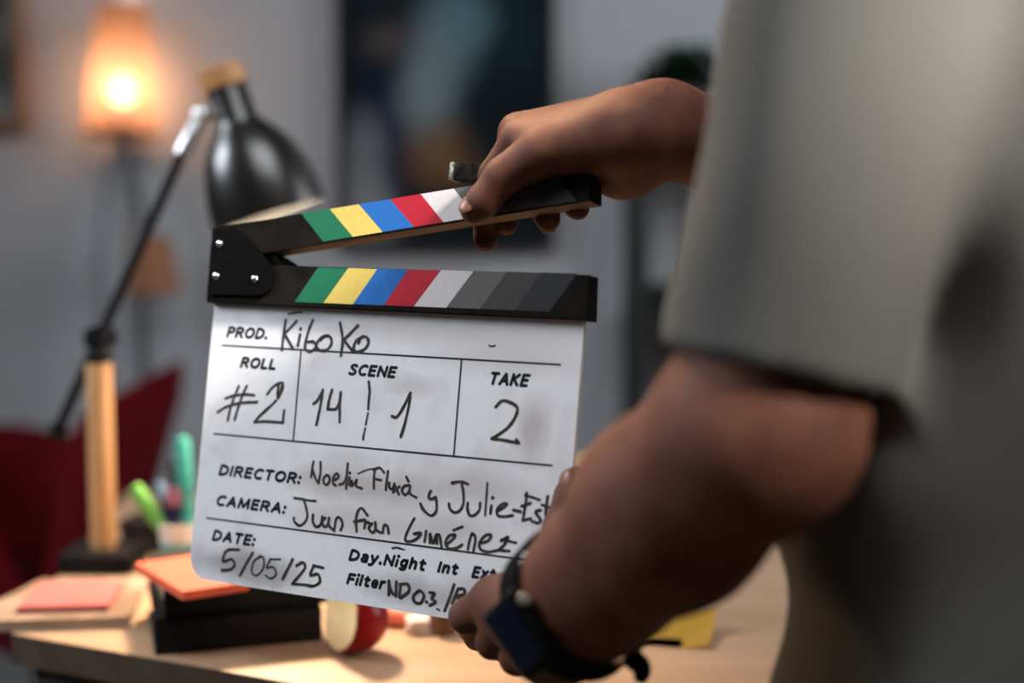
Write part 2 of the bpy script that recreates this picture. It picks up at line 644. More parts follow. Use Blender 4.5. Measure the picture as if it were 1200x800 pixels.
# ------------------------------------------------------------------ floor lamp by the wall
LD = 2.65
c_top, c_bot = W(144, 8, LD), W(143, 158, LD)
M_shade = bpy.data.materials.new('orange_lamp_shade')
M_shade.use_nodes = True
nt = M_shade.node_tree
nt.nodes.remove(nt.nodes['Principled BSDF'])
tr = nt.nodes.new('ShaderNodeBsdfTranslucent'); tr.inputs[0].default_value = (0.215, 0.150, 0.110, 1)
df = nt.nodes.new('ShaderNodeBsdfDiffuse'); df.inputs[0].default_value = (0.30, 0.17, 0.11, 1)
ms = nt.nodes.new('ShaderNodeMixShader'); ms.inputs[0].default_value = 0.40
wv = nt.nodes.new('ShaderNodeTexWave'); wv.inputs['Scale'].default_value = 60
nt.links.new(tr.outputs[0], ms.inputs[2]); nt.links.new(df.outputs[0], ms.inputs[1])
tp_ = nt.nodes.new('ShaderNodeBsdfTransparent'); tp_.inputs[0].default_value = (1.0, 0.80, 0.62, 1)
ms2 = nt.nodes.new('ShaderNodeMixShader'); ms2.inputs[0].default_value = 0.33
nt.links.new(ms.outputs[0], ms2.inputs[1]); nt.links.new(tp_.outputs[0], ms2.inputs[2])
nt.links.new(ms2.outputs[0], nt.nodes['Material Output'].inputs[0])
M_bulb = mat('lit_bulb', (1, 0.9, 0.75), emit=(1.0, 0.85, 0.66), estr=50)
M_stem = mat('dark_stem', (0.05, 0.05, 0.055), 0.45)
fl = thing('floor_lamp', 'lit orange shaded floor lamp by the wall left of the black desk lamp', 'lamp', (W(168, 400, LD).x, W(168, 400, LD).y, 0))
axis = (c_top - c_bot)
hgt = axis.length
bm = bmesh.new()
add_lathe(bm, [(0.068, 0), (0.046, hgt), (0.0445, hgt), (0.0665, 0)], frame(c_bot, axis), 48, cap=False)
obj('lamp_shade', bm, M_shade, fl)
bulb_c = c_bot + axis * 0.34
bm = bmesh.new(); add_ball(bm, ball_mtx(bulb_c, 0.021, 0.021, 0.026))
obj('bulb', bm, M_bulb, fl)
bm = bmesh.new(); add_lathe(bm, [(0.0655, 0.003), (0.0655, 0.006)], frame(c_bot, axis), 48)
obj('light_stop_disc', bm, mat('burnt_orange_disc', (0.30, 0.10, 0.04), 0.7), fl)  # added disc, stops light leaking down and darkens the shade's bottom
bm = bmesh.new(); add_lathe(bm, [(0.012, 0), (0.016, 0.02), (0.016, 0.055), (0.0, 0.056)], frame(c_bot, axis), 20)
obj('lamp_holder', bm, M_stem, fl)
base_p = Vector((fl.location.x, fl.location.y, 0))
stem_pts = catmull([base_p + Vector((0, 0, 0.02)), Vector((base_p.x, base_p.y, 0.6)), W(168, 400, LD), W(165, 260, LD), W(152, 195, LD), c_bot + Vector((0, 0, 0.003))], 8)
bm = bmesh.new(); add_tube(bm, stem_pts, 0.009)
obj('pole', bm, M_stem, fl)
bm = bmesh.new(); add_lathe(bm, [(0.13, 0), (0.13, 0.012), (0.12, 0.022), (0.01, 0.026)], frame(base_p, (0, 0, 1)), 48)
obj('base', bm, M_stem, fl)
M_brown_shade = mat('dim_brown_shade', (0.30, 0.13, 0.07), 0.7, noise=0.2)
b0 = W(182, 345, LD); b1 = W(176, 278, LD)
bm = bmesh.new()
add_lathe(bm, [(0.050, 0), (0.034, (b1 - b0).length), (0.032, (b1 - b0).length), (0.048, 0)], frame(b0, b1 - b0), 40, cap=False)
add_lathe(bm, [(0.033, 0), (0.033, 0.002)], frame(b1 - (b1 - b0).normalized() * 0.004, b1 - b0), 40)
o = obj('lamp_shade', bm, M_brown_shade, fl); o['label'] = 'small unlit brown shade lower on the pole'
bm = bmesh.new(); add_tube(bm, [W(168, 330, LD), W(178, 318, LD), b1 - (b1 - b0) * 0.08], 0.005)
obj('arm', bm, M_stem, fl)
pl = bpy.data.lights.new('floor_lamp_light', 'POINT')
pl.energy, pl.color, pl.shadow_soft_size = 23.0, (1.0, 0.76, 0.60), 0.03
plo = bpy.data.objects.new('floor_lamp_light', pl); link(plo, fl)
plo.location = bulb_c - fl.location
bm = bmesh.new()
add_tube(bm, catmull([W(137, 165, LD + 0.05), W(122, 240, LD + 0.06), W(117, 330, LD + 0.06), W(126, 430, LD + 0.05), Vector((base_p.x - 0.06, base_p.y + 0.02, 0.4)), base_p + Vector((-0.03, 0.02, 0.03))], 8), 0.0035, 8)
obj('cord', bm, M_stem, fl)

# ------------------------------------------------------------------ shelving unit with a plant
SD = 2.52
s_l, s_r = W(750, 150, SD), W(806, 150, SD)
M_shelf = mat('black_shelf_steel', (0.018, 0.021, 0.021), 0.45)
shelf = thing('shelving_unit', 'black steel shelving unit on the back wall behind the raised hand', 'shelf', ((s_l.x + s_r.x) / 2 + 0.14, s_l.y, 0))
xs0, xs1 = s_l.x, s_l.x + 0.52
ztop = W(750, 152, SD).z
for (xx, ww) in ((xs0, 0.034), (xs1, 0.034)):
    for yy in (s_l.y, s_l.y + 0.16):
        bm = bmesh.new()
        add_box(bm, (ww, 0.03, ztop - 0.002), Matrix.Translation((xx, yy, ztop / 2)), 0.002)
        obj('post', bm, M_shelf, shelf)
bm = bmesh.new()
add_box(bm, (0.012, 0.012, ztop), Matrix.Translation((s_r.x, s_l.y, ztop / 2)), 0.001)
obj('upright_bar', bm, M_shelf, shelf)
z_mid = W(750, 368, SD).z
for zz in (ztop, z_mid, z_mid - 0.42, 0.10):
    bm = bmesh.new()
    add_box(bm, (xs1 - xs0 + 0.01, 0.20, 0.022), Matrix.Translation(((xs0 + xs1) / 2 + (0.0), s_l.y + 0.08, zz - 0.012)), 0.002)
    obj('shelf_board', bm, M_shelf, shelf)
M_box = mat('charcoal_box', (0.016, 0.018, 0.018), 0.6)
bx_c = W(776, 360, SD)
bm = bmesh.new(); add_box(bm, (0.07, 0.10, 0.042), Matrix.Translation((bx_c.x + 0.02, s_l.y + 0.08, z_mid - 0.0005 + 0.021)), 0.004)
add_box(bm, (0.074, 0.104, 0.012), Matrix.Translation((bx_c.x + 0.02, s_l.y + 0.08, z_mid - 0.001 + 0.044)), 0.003)
tag(obj('storage_box', bm, M_box), 'small charcoal lidded box on the middle shelf of the black unit', 'box')

M_leaf = mat('plant_leaf', (0.014, 0.040, 0.017), 0.7, noise=0.5, scale=30)
M_pot = mat('dark_pot', (0.05, 0.05, 0.05), 0.6)
pc = W(806, 140, SD); pc.z = ztop - 0.001; pc.y = s_l.y + 0.08
plant = thing('potted_plant', 'bushy green potted plant on top of the black shelving unit', 'plant', pc)
bm = bmesh.new(); add_lathe(bm, [(0.036, 0), (0.048, 0.075), (0.050, 0.078), (0.044, 0.078), (0.042, 0.066)], frame(pc, (0, 0, 1)), 32)
obj('pot', bm, M_pot, plant)
bm = bmesh.new()
rnd = random.Random(3)
crown_c = pc + Vector((0.0, 0, 0.085))
for i in range(420):
    az = rnd.uniform(0, 2 * math.pi); el = rnd.uniform(-0.1, 1.45)
    rr = rnd.uniform(0.02, 0.080)
    d = Vector((math.cos(az) * math.cos(el), math.sin(az) * math.cos(el), math.sin(el) * 0.75))
    p = crown_c + d * rr
    ln = rnd.uniform(0.026, 0.042)
    side = d.cross(Vector((rnd.uniform(-1, 1), rnd.uniform(-1, 1), 1))).normalized() * ln * 0.32
    tip = p + d * ln + Vector((0, 0, -0.006))
    mid = p + d * ln * 0.5
    a, b, c_, e = bm.verts.new(p), bm.verts.new(mid + side), bm.verts.new(tip), bm.verts.new(mid - side)
    bm.faces.new((a, b, c_)); bm.faces.new((a, c_, e))
    if i % 4 == 0:
        add_tube(bm, [pc + Vector((0, 0, 0.06)), p], 0.0012, 4)
obj('leaves', bm, M_leaf, plant)

# ------------------------------------------------------------------ red armchair behind the desk
M_red = mat('red_shell', (0.095, 0.0007, 0.0036), 0.8, spec=0.1, noise=0.15, scale=12)
M_redseat = mat('red_cushion', (0.06, 0.0006, 0.0025), 0.85, spec=0.1, noise=0.2, scale=60, bump=0.2)
CHD = 2.1
cols = [(W(-62, 545, 1.86), W(22, 705, 1.88)),
        (W(-85, 520, 2.05), W(-30, 700, 2.0)),
        (W(-60, 500, 2.28), W(-10, 690, 2.2)),
        (W(20, 497, 2.38), W(25, 690, 2.28)),
        (W(95, 506, 2.40), W(70, 690, 2.30)),
        (W(172, 462, 2.36), W(112, 690, 2.26)),
        (W(212, 425, 2.22), W(138, 688, 2.14)),
        (W(165, 448, 2.05), W(105, 690, 2.0)),
        (W(100, 485, 1.90), W(56, 700, 1.90))]
ctr_b = sum((b for a, b in cols), Vector()) / len(cols)
chair = thing('armchair', 'red moulded tub armchair with a raised wing, behind the desk on the left', 'chair', (ctr_b.x, ctr_b.y, 0))
bm = bmesh.new()
rows = 7
tops = catmull([a for a, b in cols], 5); bots = catmull([b for a, b in cols], 5)
outer, inner = [], []
n = len(tops)
for i in range(n):
    tn = (tops[min(i + 1, n - 1)] - tops[max(i - 1, 0)]); tn.z = 0
    nr = Vector((tn.y, -tn.x, 0)).normalized() * 0.016
    co, ci = [], []
    for k in range(rows + 1):
        s = k / rows
        p = bots[i].lerp(tops[i], s)
        p = p + (ctr_b - p).normalized() * (0.02 * math.sin(math.pi * s)) * 0
        th = 1.0 if k < rows else 0.35
        co.append(bm.verts.new(p + nr * th)); ci.append(bm.verts.new(p - nr * th))
    outer.append(co); inner.append(ci)
for i in range(n - 1):
    for k in range(rows):
        bm.faces.new((outer[i][k], outer[i + 1][k], outer[i + 1][k + 1], outer[i][k + 1]))
        bm.faces.new((inner[i][k + 1], inner[i + 1][k + 1], inner[i + 1][k], inner[i][k]))
    bm.faces.new((outer[i][rows], outer[i + 1][rows], inner[i + 1][rows], inner[i][rows]))
    bm.faces.new((outer[i][0], inner[i][0], inner[i + 1][0], outer[i + 1][0]))
for i in (0, n - 1):
    for k in range(rows):
        bm.faces.new((outer[i][k], outer[i][k + 1], inner[i][k + 1], inner[i][k]))
obj('shell', bm, M_red, chair)
bm = bmesh.new()
seat = [ctr_b.lerp(b, 1.0) for b in bots]
zc_ = sum(p.z for p in seat) / len(seat)
poly = [(p.x, p.y) for p in seat[::4]]
add_slab(bm, poly, zc_ - 0.03, zc_ + 0.03)
obj('seat', bm, M_redseat, chair)
bm = bmesh.new(); add_lathe(bm, [(0.2, 0), (0.2, 0.012), (0.03, 0.03), (0.022, zc_ - 0.03)], frame(Vector((ctr_b.x, ctr_b.y, 0)), (0, 0, 1)), 40)
obj('pedestal', bm, M_black_metal, chair)

# ------------------------------------------------------------------ desk lamp
M_gloss = mat('glossy_black_shade', (0.006, 0.005, 0.0038), 0.30, spec=0.8)
M_satin = mat('satin_black', (0.008, 0.008, 0.009), 0.5, spec=0.12)
M_chrome = mat('chrome', (0.80, 0.83, 0.85), 0.38, metal=1.0)
M_oak = wood('oak_post', (0.46, 0.235, 0.09), (0.54, 0.29, 0.12), 0.45, (16, 16, 1))
M_inner = mat('white_shade_lining', (0.85, 0.82, 0.75), 0.5)
lb = T(122, 664)
lamp = thing('desk_lamp', 'black dome desk lamp with an oak post, switched on over the desk', 'lamp', lb)
LDD = (lb - EYE).dot(CF)
bm = bmesh.new()
add_box(bm, (0.072, 0.072, 0.020), Matrix.Translation(lb + Vector((0, 0, 0.010))), 0.004)
obj('base', bm, M_satin, lamp)
ptop = Vector((lb.x, lb.y, W(121, 420, LDD).z))
bm = bmesh.new()
add_lathe(bm, [(0.0126, 0), (0.0126, ptop.z - lb.z - 0.022), (0.0115, ptop.z - lb.z - 0.020)], frame(lb + Vector((0, 0, 0.020)), (0, 0, 1)), 32)
obj('post', bm, M_oak, lamp)
jt = W(118, 396, LDD)
bm = bmesh.new()
add_lathe(bm, [(0.013, 0), (0.013, 0.008), (0.009, 0.012), (0.009, jt.z - ptop.z + 0.004)], frame(ptop - Vector((0, 0, 0.002)), (0, 0, 1)), 24)
add_lathe(bm, [(0.012, -0.014), (0.013, -0.012), (0.013, 0.012), (0.012, 0.014)], frame(jt, (0.15, 1, 0)), 24)
o = obj('joint', bm, M_satin, lamp)
kn = W(236, 134, LDD)
a0, a1 = W(66, 508, LDD), W(213, 180, LDD)
bm = bmesh.new(); add_tube(bm, [a0, a1], 0.0056, 16)
obj('arm', bm, M_satin, lamp)
bm = bmesh.new(); add_tube(bm, [a1 - (kn - a1) * 0.02, a1, kn - (kn - a1) * 0.04, kn], [0.0062, 0.0072, 0.0072, 0.006], 16)
add_ball(bm, ball_mtx(kn, 0.0095, 0.0095, 0.0095))
obj('arm_sleeve', bm, M_chrome, lamp)
bm = bmesh.new(); add_tube(bm, [a0 + (a0 - a1).normalized() * 0.004, a0 - (a0 - a1).normalized() * 0.010], 0.009, 16)
obj('arm_end', bm, M_satin, lamp)
cap_c = W(261, 92, LDD); rim_c = W(316, 251, LDD + 0.0175)
ax = (rim_c - cap_c); SL = ax.length
fm = frame(cap_c, ax)
prof = [(0.0, -0.001), (0.0195, 0.0), (0.0205, 0.004), (0.0205, 0.042), (0.024, 0.048), (0.035, 0.060), (0.046, 0.078), (0.053, 0.098), (0.0575, 0.120), (0.0590, SL)]
bm = bmesh.new()
add_lathe(bm, [(0.0008, 0.0085), (0.0200, 0.0088), (0.0205, 0.010)] + prof[3:] + [(0.0578, SL)], fm, 64, cap=False)
shade = obj('lamp_shade', bm, M_gloss, lamp)
bm = bmesh.new()
add_lathe(bm, [(0.012, 0.050), (0.022, 0.052), (0.033, 0.063), (0.044, 0.080), (0.051, 0.099), (0.0555, 0.120), (0.0577, SL - 0.0005)], fm, 64, cap=False)
obj('lining', bm, M_inner, shade)
bm = bmesh.new()
add_lathe(bm, [(0.0008, -0.012), (0.021, -0.012), (0.0235, -0.010), (0.0235, 0.008), (0.022, 0.0095)], fm, 40)
obj('wooden_cap', bm, M_oak, lamp)
bm = bmesh.new(); add_tube(bm, [kn, cap_c + ax * 0.20], 0.006, 12)
obj('shade_knuckle', bm, M_chrome, lamp)
bl = cap_c + ax * 0.78
bm = bmesh.new(); add_ball(bm, ball_mtx(bl, 0.022, 0.022, 0.026, ax))
obj('bulb', bm, mat('lit_desk_bulb', (1, 0.95, 0.85), emit=(1.0, 0.85, 0.62), estr=25), lamp)
dl = bpy.data.lights.new('desk_lamp_light', 'SPOT')
dl.energy, dl.color, dl.shadow_soft_size = 38.0, (1.0, 0.74, 0.48), 0.03
dl.spot_size, dl.spot_blend = math.radians(104), 0.85
dlo = bpy.data.objects.new('desk_lamp_light', dl); link(dlo, lamp)
dlo.location = (cap_c + ax * 0.96) - lamp.location
dlo.rotation_euler = (Vector((-0.28, 1.08, TZ)) - (cap_c + ax * 0.96)).to_track_quat('-Z', 'Y').to_euler()

# ------------------------------------------------------------------ things on the desk
M_book = mat('black_cover', (0.010, 0.010, 0.010), 0.55, noise=0.2)
M_pages = mat('page_block', (0.42, 0.30, 0.20), 0.8, noise=0.2, scale=200)
bfl, bfr, bbl = T(182, 768), T(378, 751), T(150, 724)
bx = (bfr - bfl); Lx = bx.length; bx.normalize()
by = Vector((-bx.y, bx.x, 0)); Ly = 0.125


def book(z0, th, dx, dy, sx, sy, rot, label):
    c = bfl + bx * (Lx / 2 + dx) + by * (Ly / 2 + dy)
    c.z = z0
    d = Matrix.Rotation(rot, 3, 'Z') @ bx
    f = yaw_frame(c, d)
    t = thing('notebook', label, 'notebook', matrix=f)
    cv_ = 0.0035
    bm = bmesh.new()
    add_box(bm, (sx, sy, cv_), Matrix.Translation((0, 0, cv_ / 2)), 0.001)
    add_box(bm, (sx, sy, cv_), Matrix.Translation((0, 0, th - cv_ / 2)), 0.001)
    add_box(bm, (sx, cv_, th), Matrix.Translation((0, -sy / 2 + cv_ / 2, th / 2)), 0.001)
    obj('cover', bm, M_book, t, world_coords=False)
    bm = bmesh.new()
    add_box(bm, (sx - 0.008, sy - 0.008, th - 2 * cv_), Matrix.Translation((0, 0.001, th / 2)))
    obj('pages', bm, M_pages, t, world_coords=False)
    return f


book(TZ, 0.029, 0, 0, Lx, Ly, 0, 'thick black notebook lying on the desk, bottom of the stack of two')
f2 = book(TZ + 0.029, 0.027, 0.004, 0.004, Lx * 0.99, Ly * 0.98, 0.05, 'black notebook on top of the stack, under the orange note pad')

M_orange = mat('orange_pad', (0.80, 0.13, 0.06), 0.7, noise=0.12, scale=20)
zt = TZ + 0.056
q0, q1, q2 = T(214, 704, zt), T(292, 692, zt), T(166, 668, zt)


def pad(name, label, cat, p0, p1, p2, z, th, M, sheets=3):
    """pad lying flat: p0 front left, p1 front right, p2 back left"""
    x = p1 - p0; x.z = 0
    lx = x.length; x.normalize()
    y = Vector((-x.y, x.x, 0))
    ly = (p2 - p0).dot(y)
    c = p0 + x * lx / 2 + y * ly / 2
    c.z = z
    f = yaw_frame(c, x)
    t = thing(name, label, cat, matrix=f)
    for k in range(2):
        bm = bmesh.new()
        add_box(bm, (lx, ly, th * (0.8 if k == 0 else 0.2)), Matrix.Translation((0, 0, th * (0.4 if k == 0 else 0.9))), 0.0005, 1)
        o = obj('sheet_block' if k == 0 else 'top_sheet', bm, M, t, world_coords=False)
    return t


pad('note_pad', 'orange-red note pad on top of the two black notebooks', 'note pad', q0, q1, q2, zt, 0.007, M_orange)

M_paper = mat('magazine_paper', (0.40, 0.31, 0.24), 0.6, noise=0.25, scale=25)
M_cover = mat('magazine_cover', (0.36, 0.25, 0.18), 0.6, noise=0.45, scale=22, color2=(0.20, 0.12, 0.08))
g0, g1, g2 = T(-55, 742), T(152, 735), T(22, 688)
gx = (g1 - g0); gl = gx.length; gx.normalize(); gy = Vector((-gx.y, gx.x, 0))
gw = (T(140, 688) - g1).dot(gy)
gc = g0 + gx * gl / 2 + gy * gw / 2; gc.z = TZ
mg = thing('magazine', 'thick pale magazine lying on the left corner of the desk under the pink pad', 'magazine', matrix=yaw_frame(gc, gx))
skew = 0.045
bm = bmesh.new()
hl, hw = gl / 2, gw / 2
mp = Matrix(((1, 0, 0, 0), (0, 0, 1, 0), (0, 1, 0, 0), (0, 0, 0, 1)))
add_prism(bm, [(-hl, -hw), (hl, -hw), (hl - 0.002, hw), (-hl + skew, hw)], 0.0, 0.0085, mp, 0.0)
obj('page_block', bm, M_paper, mg, world_coords=False)
bm = bmesh.new()
add_prism(bm, [(-hl - 0.001, -hw - 0.001), (hl + 0.001, -hw - 0.001), (hl - 0.001, hw + 0.001), (-hl + skew, hw + 0.001)], 0.0085, 0.0098, mp)
obj('cover', bm, M_cover, mg, world_coords=False)
M_pink = mat('pink_pad', (0.46, 0.125, 0.115), 0.85, noise=0.1, scale=30)
M_redtab = mat('red_tab', (0.45, 0.02, 0.02), 0.6)
zp = TZ + 0.0098
pk = pad('note_pad', 'pink note pad lying on the pale magazine at the desk corner', 'note pad', T(20, 719, zp), T(127, 716, zp), T(30, 690, zp), zp, 0.006, M_pink)
tg = T(128, 690, zp)
bm = bmesh.new(); add_box(bm, (0.022, 0.014, 0.003), Matrix.Translation((tg.x, tg.y, zp + 0.0015)), 0.001)
add_box(bm, (0.006, 0.014, 0.005), Matrix.Translation((tg.x + 0.008, tg.y, zp + 0.0025)), 0.001)
tag(obj('page_marker', bm, M_redtab), 'dark red page marker at the back corner of the pale magazine', 'bookmark')

# pen cup and its pens
cp = T(213, 672)
M_cup = mat('frosted_cup', (0.62, 0.58, 0.55), 0.35, noise=0.1)
M_band = mat('teal_band', (0.10, 0.32, 0.33), 0.4)
cup = thing('pen_cup', 'pale tapered pen cup behind the black notebooks', 'cup', cp)
bm = bmesh.new()
CH = 0.052
add_lathe(bm, [(0.0155, 0), (0.0165, 0.002), (0.0215, CH), (0.0205, CH), (0.0155, 0.004), (0.0005, 0.004)], frame(cp, (0, 0, 1)), 40)
obj('cup_wall', bm, M_cup, cup)
bm = bmesh.new(); add_lathe(bm, [(0.01815, 0.014), (0.0202, 0.034)], frame(cp, (0, 0, 1)), 40, cap=False)
obj('band', bm, M_band, cup)
cd_ = (cp - EYE).dot(CF)


def pen(name, label, cat, px, py, dd, bx_, by_, r, M1, M2, cap_t):
    tip = W(px, py, cd_ + dd)
    foot = cp + Vector((bx_, by_, 0.006))
    ax_ = (tip - foot); L = ax_.length
    t = thing(name, label, cat, foot)
    f = frame(foot, ax_)
    bm = bmesh.new()
    add_lathe(bm, [(0.0008, 0), (r * 0.4, 0.004), (r * 0.9, 0.014), (r, 0.02), (r, L * cap_t)], f, 16)
    obj('barrel', bm, M1, t)
    bm = bmesh.new()
    add_lathe(bm, [(r * 1.12, L * cap_t - 0.001), (r * 1.12, L - 0.004), (r * 0.8, L), (0.0005, L)], f, 16)
    obj('pen_cap', bm, M2, t)


M_green = mat('green_plastic', (0.06, 0.30, 0.05), 0.35)
M_lime = mat('light_green_plastic', (0.13, 0.36, 0.07), 0.35)
M_teal = mat('teal_plastic', (0.05, 0.32, 0.26), 0.4)
M_blackp = mat('black_plastic', (0.012, 0.012, 0.016), 0.4)
M_navy = mat('navy_plastic', (0.018, 0.018, 0.05), 0.4)
M_pinkp = mat('dusty_pink_plastic', (0.30, 0.10, 0.13), 0.5)
M_bluep = mat('dusty_blue_plastic', (0.10, 0.16, 0.26), 0.5)
pen('marker', 'bright green marker leaning left out of the pale pen cup', 'marker', 157, 569, -0.01, 0.009, -0.004, 0.0062, M_green, M_lime, 0.55)
pen('marker', 'tall teal marker standing in the pale pen cup beside the white board', 'marker', 213, 512, 0.0, 0.008, 0.003, 0.0066, M_teal, M_teal, 0.6)
pen('pen', 'black pen standing behind the teal marker in the pen cup', 'pen', 203, 540, 0.03, -0.001, 0.009, 0.0048, M_blackp, M_blackp, 0.65)
pen('marker', 'dark navy marker with a dusty pink cap in the pen cup', 'marker', 205, 570, 0.0, -0.007, -0.004, 0.0085, M_navy, M_pinkp, 0.78)
pen('pen', 'blue capped pen leaning left in the pen cup behind the green marker', 'pen', 185, 564, 0.02, 0.0, 0.010, 0.0052, M_navy, M_bluep, 0.8)

# low dark box behind the lamp base
M_dkbrown = mat('dark_brown_leather', (0.030, 0.017, 0.014), 0.6, noise=0.3)
bb = T(172, 656)
bt = thing('trinket_box', 'low dark brown box on the desk behind the lamp base', 'box', matrix=yaw_frame(bb + Vector((0.004, 0.05, 0)), (1, -0.12, 0)))
bm = bmesh.new(); add_box(bm, (0.072, 0.05, 0.022), Matrix.Translation((0, 0, 0.011)), 0.002)
obj('body', bm, M_dkbrown, bt, world_coords=False)
bm = bmesh.new(); add_box(bm, (0.075, 0.053, 0.012), Matrix.Translation((0, 0, 0.028)), 0.003)
obj('lid', bm, M_dkbrown, bt, world_coords=False)

# cut apple
M_askin = mat('red_apple_skin', (0.33, 0.006, 0.010), 0.3, noise=0.4, scale=30)
M_flesh = mat('apple_flesh', (0.80, 0.62, 0.33), 0.6, noise=0.12, scale=60)
AR = 0.0285
ap = T(414, 766)
ac = ap + Vector((0, 0.004, AR * 0.93))
a_in = np.array((ac + Vector((-0.034, -0.034, 0.002))))
acn = np.array(ac)


def apple_raw(P):
    q = P - acn
    rho = np.linalg.norm(q[:, :2], axis=1)
    z = q[:, 2]
    R = AR * (1.0 + 0.06 * z / AR)
    d = np.sqrt(rho ** 2 + (z * 1.04) ** 2) - R
    d = smax(d, -(np.sqrt(rho ** 2 + (z - AR * 1.08) ** 2) - 0.008), 0.010)
    d = smax(d, -(np.sqrt(rho ** 2 + (z + AR * 1.06) ** 2) - 0.006), 0.006)
    return d


def apple_cut(P):
    n_ = np.array([-0.80, -0.56, 0.20])
    d1 = np.linalg.norm(P - (acn + n_ * 0.062), axis=1) - 0.055
    d2 = np.linalg.norm(P - (acn + np.array([-0.030, -0.016, 0.024])), axis=1) - 0.018
    return smin(d1, d2, 0.002)


def apple_field(P, ctr, rad):
    return smax(apple_raw(P), -apple_cut(P), 0.0006)


V, Q = solid(apple_field, acn - 0.036, acn + 0.036, 0.001)
qc = V[Q].mean(1)
mi = (np.abs(apple_cut(qc)) < 0.0011).astype(np.int32)
apple = thing('apple', 'red apple with a large bite showing cream flesh, on the desk by the notebooks', 'apple', (ac.x, ac.y, TZ))
solid_obj('fruit', (V, Q), [M_askin, M_flesh], apple, mi)
bm = bmesh.new()
add_tube(bm, [ac + Vector((0, 0, AR * 0.68)), ac + Vector((0.001, 0, AR * 0.95)), ac + Vector((0.004, 0, AR * 1.18))], [0.001, 0.0011, 0.0015], 8)
obj('stem', bm, M_dkbrown, apple)

# small loose things beyond the apple
M_salmon = mat('salmon_rubber', (0.85, 0.22, 0.13), 0.6)
sp = T(458, 733)
bm = bmesh.new(); add_box(bm, (0.034, 0.02, 0.014), yaw_frame(sp + Vector((0.0, 0.005, 0.007)), (1, -0.3, 0)), 0.005, 3)
add_box(bm, (0.014, 0.0204, 0.0144), yaw_frame(sp + Vector((-0.010, 0.008, 0.0072)), (1, -0.3, 0)), 0.003, 2)
tag(obj('eraser', bm, M_salmon), 'salmon pink eraser on the desk just behind the bitten apple', 'eraser')
M_white = mat('white_card', (0.70, 0.60, 0.55), 0.7)
sp = T(495, 741)
bm = bmesh.new()
for k in range(3):
    add_box(bm, (0.026, 0.022, 0.004), yaw_frame(sp + Vector((0, 0.004, 0.002 + 0.004 * k)), (1, 0.2 * k - 0.1, 0)), 0.0006, 1)
tag(obj('card_stack', bm, M_white), 'little stack of pale cards on the desk right of the salmon eraser', 'cards')
M_cork = wood('brown_block', (0.10, 0.035, 0.015), (0.16, 0.06, 0.025), 0.6)
sp = T(516, 744)
bm = bmesh.new()
add_lathe(bm, [(0.011, 0), (0.012, 0.001), (0.012, 0.020), (0.010, 0.022), (0.010, 0.018), (0.0005, 0.018)], frame(sp + Vector((0.002, 0.006, 0)), (0, 0, 1)), 28)
tag(obj('wooden_pot', bm, M_cork), 'tiny brown wooden pot behind the lower edge of the white board', 'pot')

# yellow sticky note and tan box on the right half of the desk
M_yellow = mat('yellow_note', (0.62, 0.40, 0.07), 0.7)
yn = T(792, 746)
bm = bmesh.new()
f = yaw_frame(yn, (1, -0.25, 0))
grid = [[bm.verts.new(f @ Vector((-0.03 + 0.06 * i / 8, -0.03 + 0.06 * j / 8, 0.0006 + 0.016 * max(0, (j - 3) / 5) ** 2 + 0.004 * max(0, (i - 5) / 3) ** 2))) for j in range(9)] for i in range(9)]
for i in range(8):
    for j in range(8):
        bm.faces.new((grid[i][j], grid[i + 1][j], grid[i + 1][j + 1], grid[i][j + 1]))
r_ = bmesh.ops.solidify(bm, geom=bm.faces[:], thickness=0.0005)
tag(obj('sticky_note', bm, M_yellow), 'yellow sticky note with a curled edge on the desk beneath the forearm', 'note')
M_kraft = mat('kraft_card', (0.50, 0.33, 0.15), 0.75, noise=0.1)
kb = W(705, 541, 1.62)
kx = thing('cardboard_box', 'tan cardboard box on the far side of the desk behind the white board', 'box', (kb.x, kb.y, TZ))
kh = kb.z - TZ
bm = bmesh.new(); add_box(bm, (0.15, 0.10, kh - 0.012), Matrix.Translation((0, 0, (kh - 0.012) / 2)), 0.002)
obj('body', bm, M_kraft, kx, world_coords=False)
bm = bmesh.new(); add_box(bm, (0.154, 0.104, 0.03), Matrix.Translation((0, 0, kh - 0.015)), 0.002)
obj('lid', bm, M_kraft, kx, world_coords=False)

# ------------------------------------------------------------------ clapperboard
# its own frame: X along the board, Z up the board, Y away from the viewer (metres); measured size 0.30 x 0.25
RB = ((0.87759259, -0.08275968, 0.47220979), (0.04314458, 0.99462414, 0.09413487), (-0.47746183, -0.06223877, 0.87644540))
OB = (-0.21587497, -0.02975621, 1.03322256)


def c2w(v):
    return CR * v[0] + CD * v[1] + CF * v[2]


BX = c2w([RB[i][0] for i in range(3)]); BV = c2w([RB[i][1] for i in range(3)]); BW = c2w([RB[i][2] for i in range(3)])
BO = EYE + c2w(OB)
MB = Matrix((BX, BW, -BV)).transposed().to_4x4()
MB.translation = BO + BX * 0.149 + BV * 0.2         # the empty sits at the middle of the lower edge
OFF = Matrix.Translation((-0.149, 0, 0.2))


def BP(u, v, w=0.0):
    return BO + BX * u + BV * v + BW * w


clap = thing('clapperboard', 'white film clapperboard with colour striped sticks, held up over the desk', 'clapperboard', matrix=MB)


def bobj(name, bm, m, parent=clap, smooth=True):
    for v in bm.verts:
        v.co = OFF @ v.co
    return obj(name, bm, m, parent, world_coords=False, smooth=smooth)


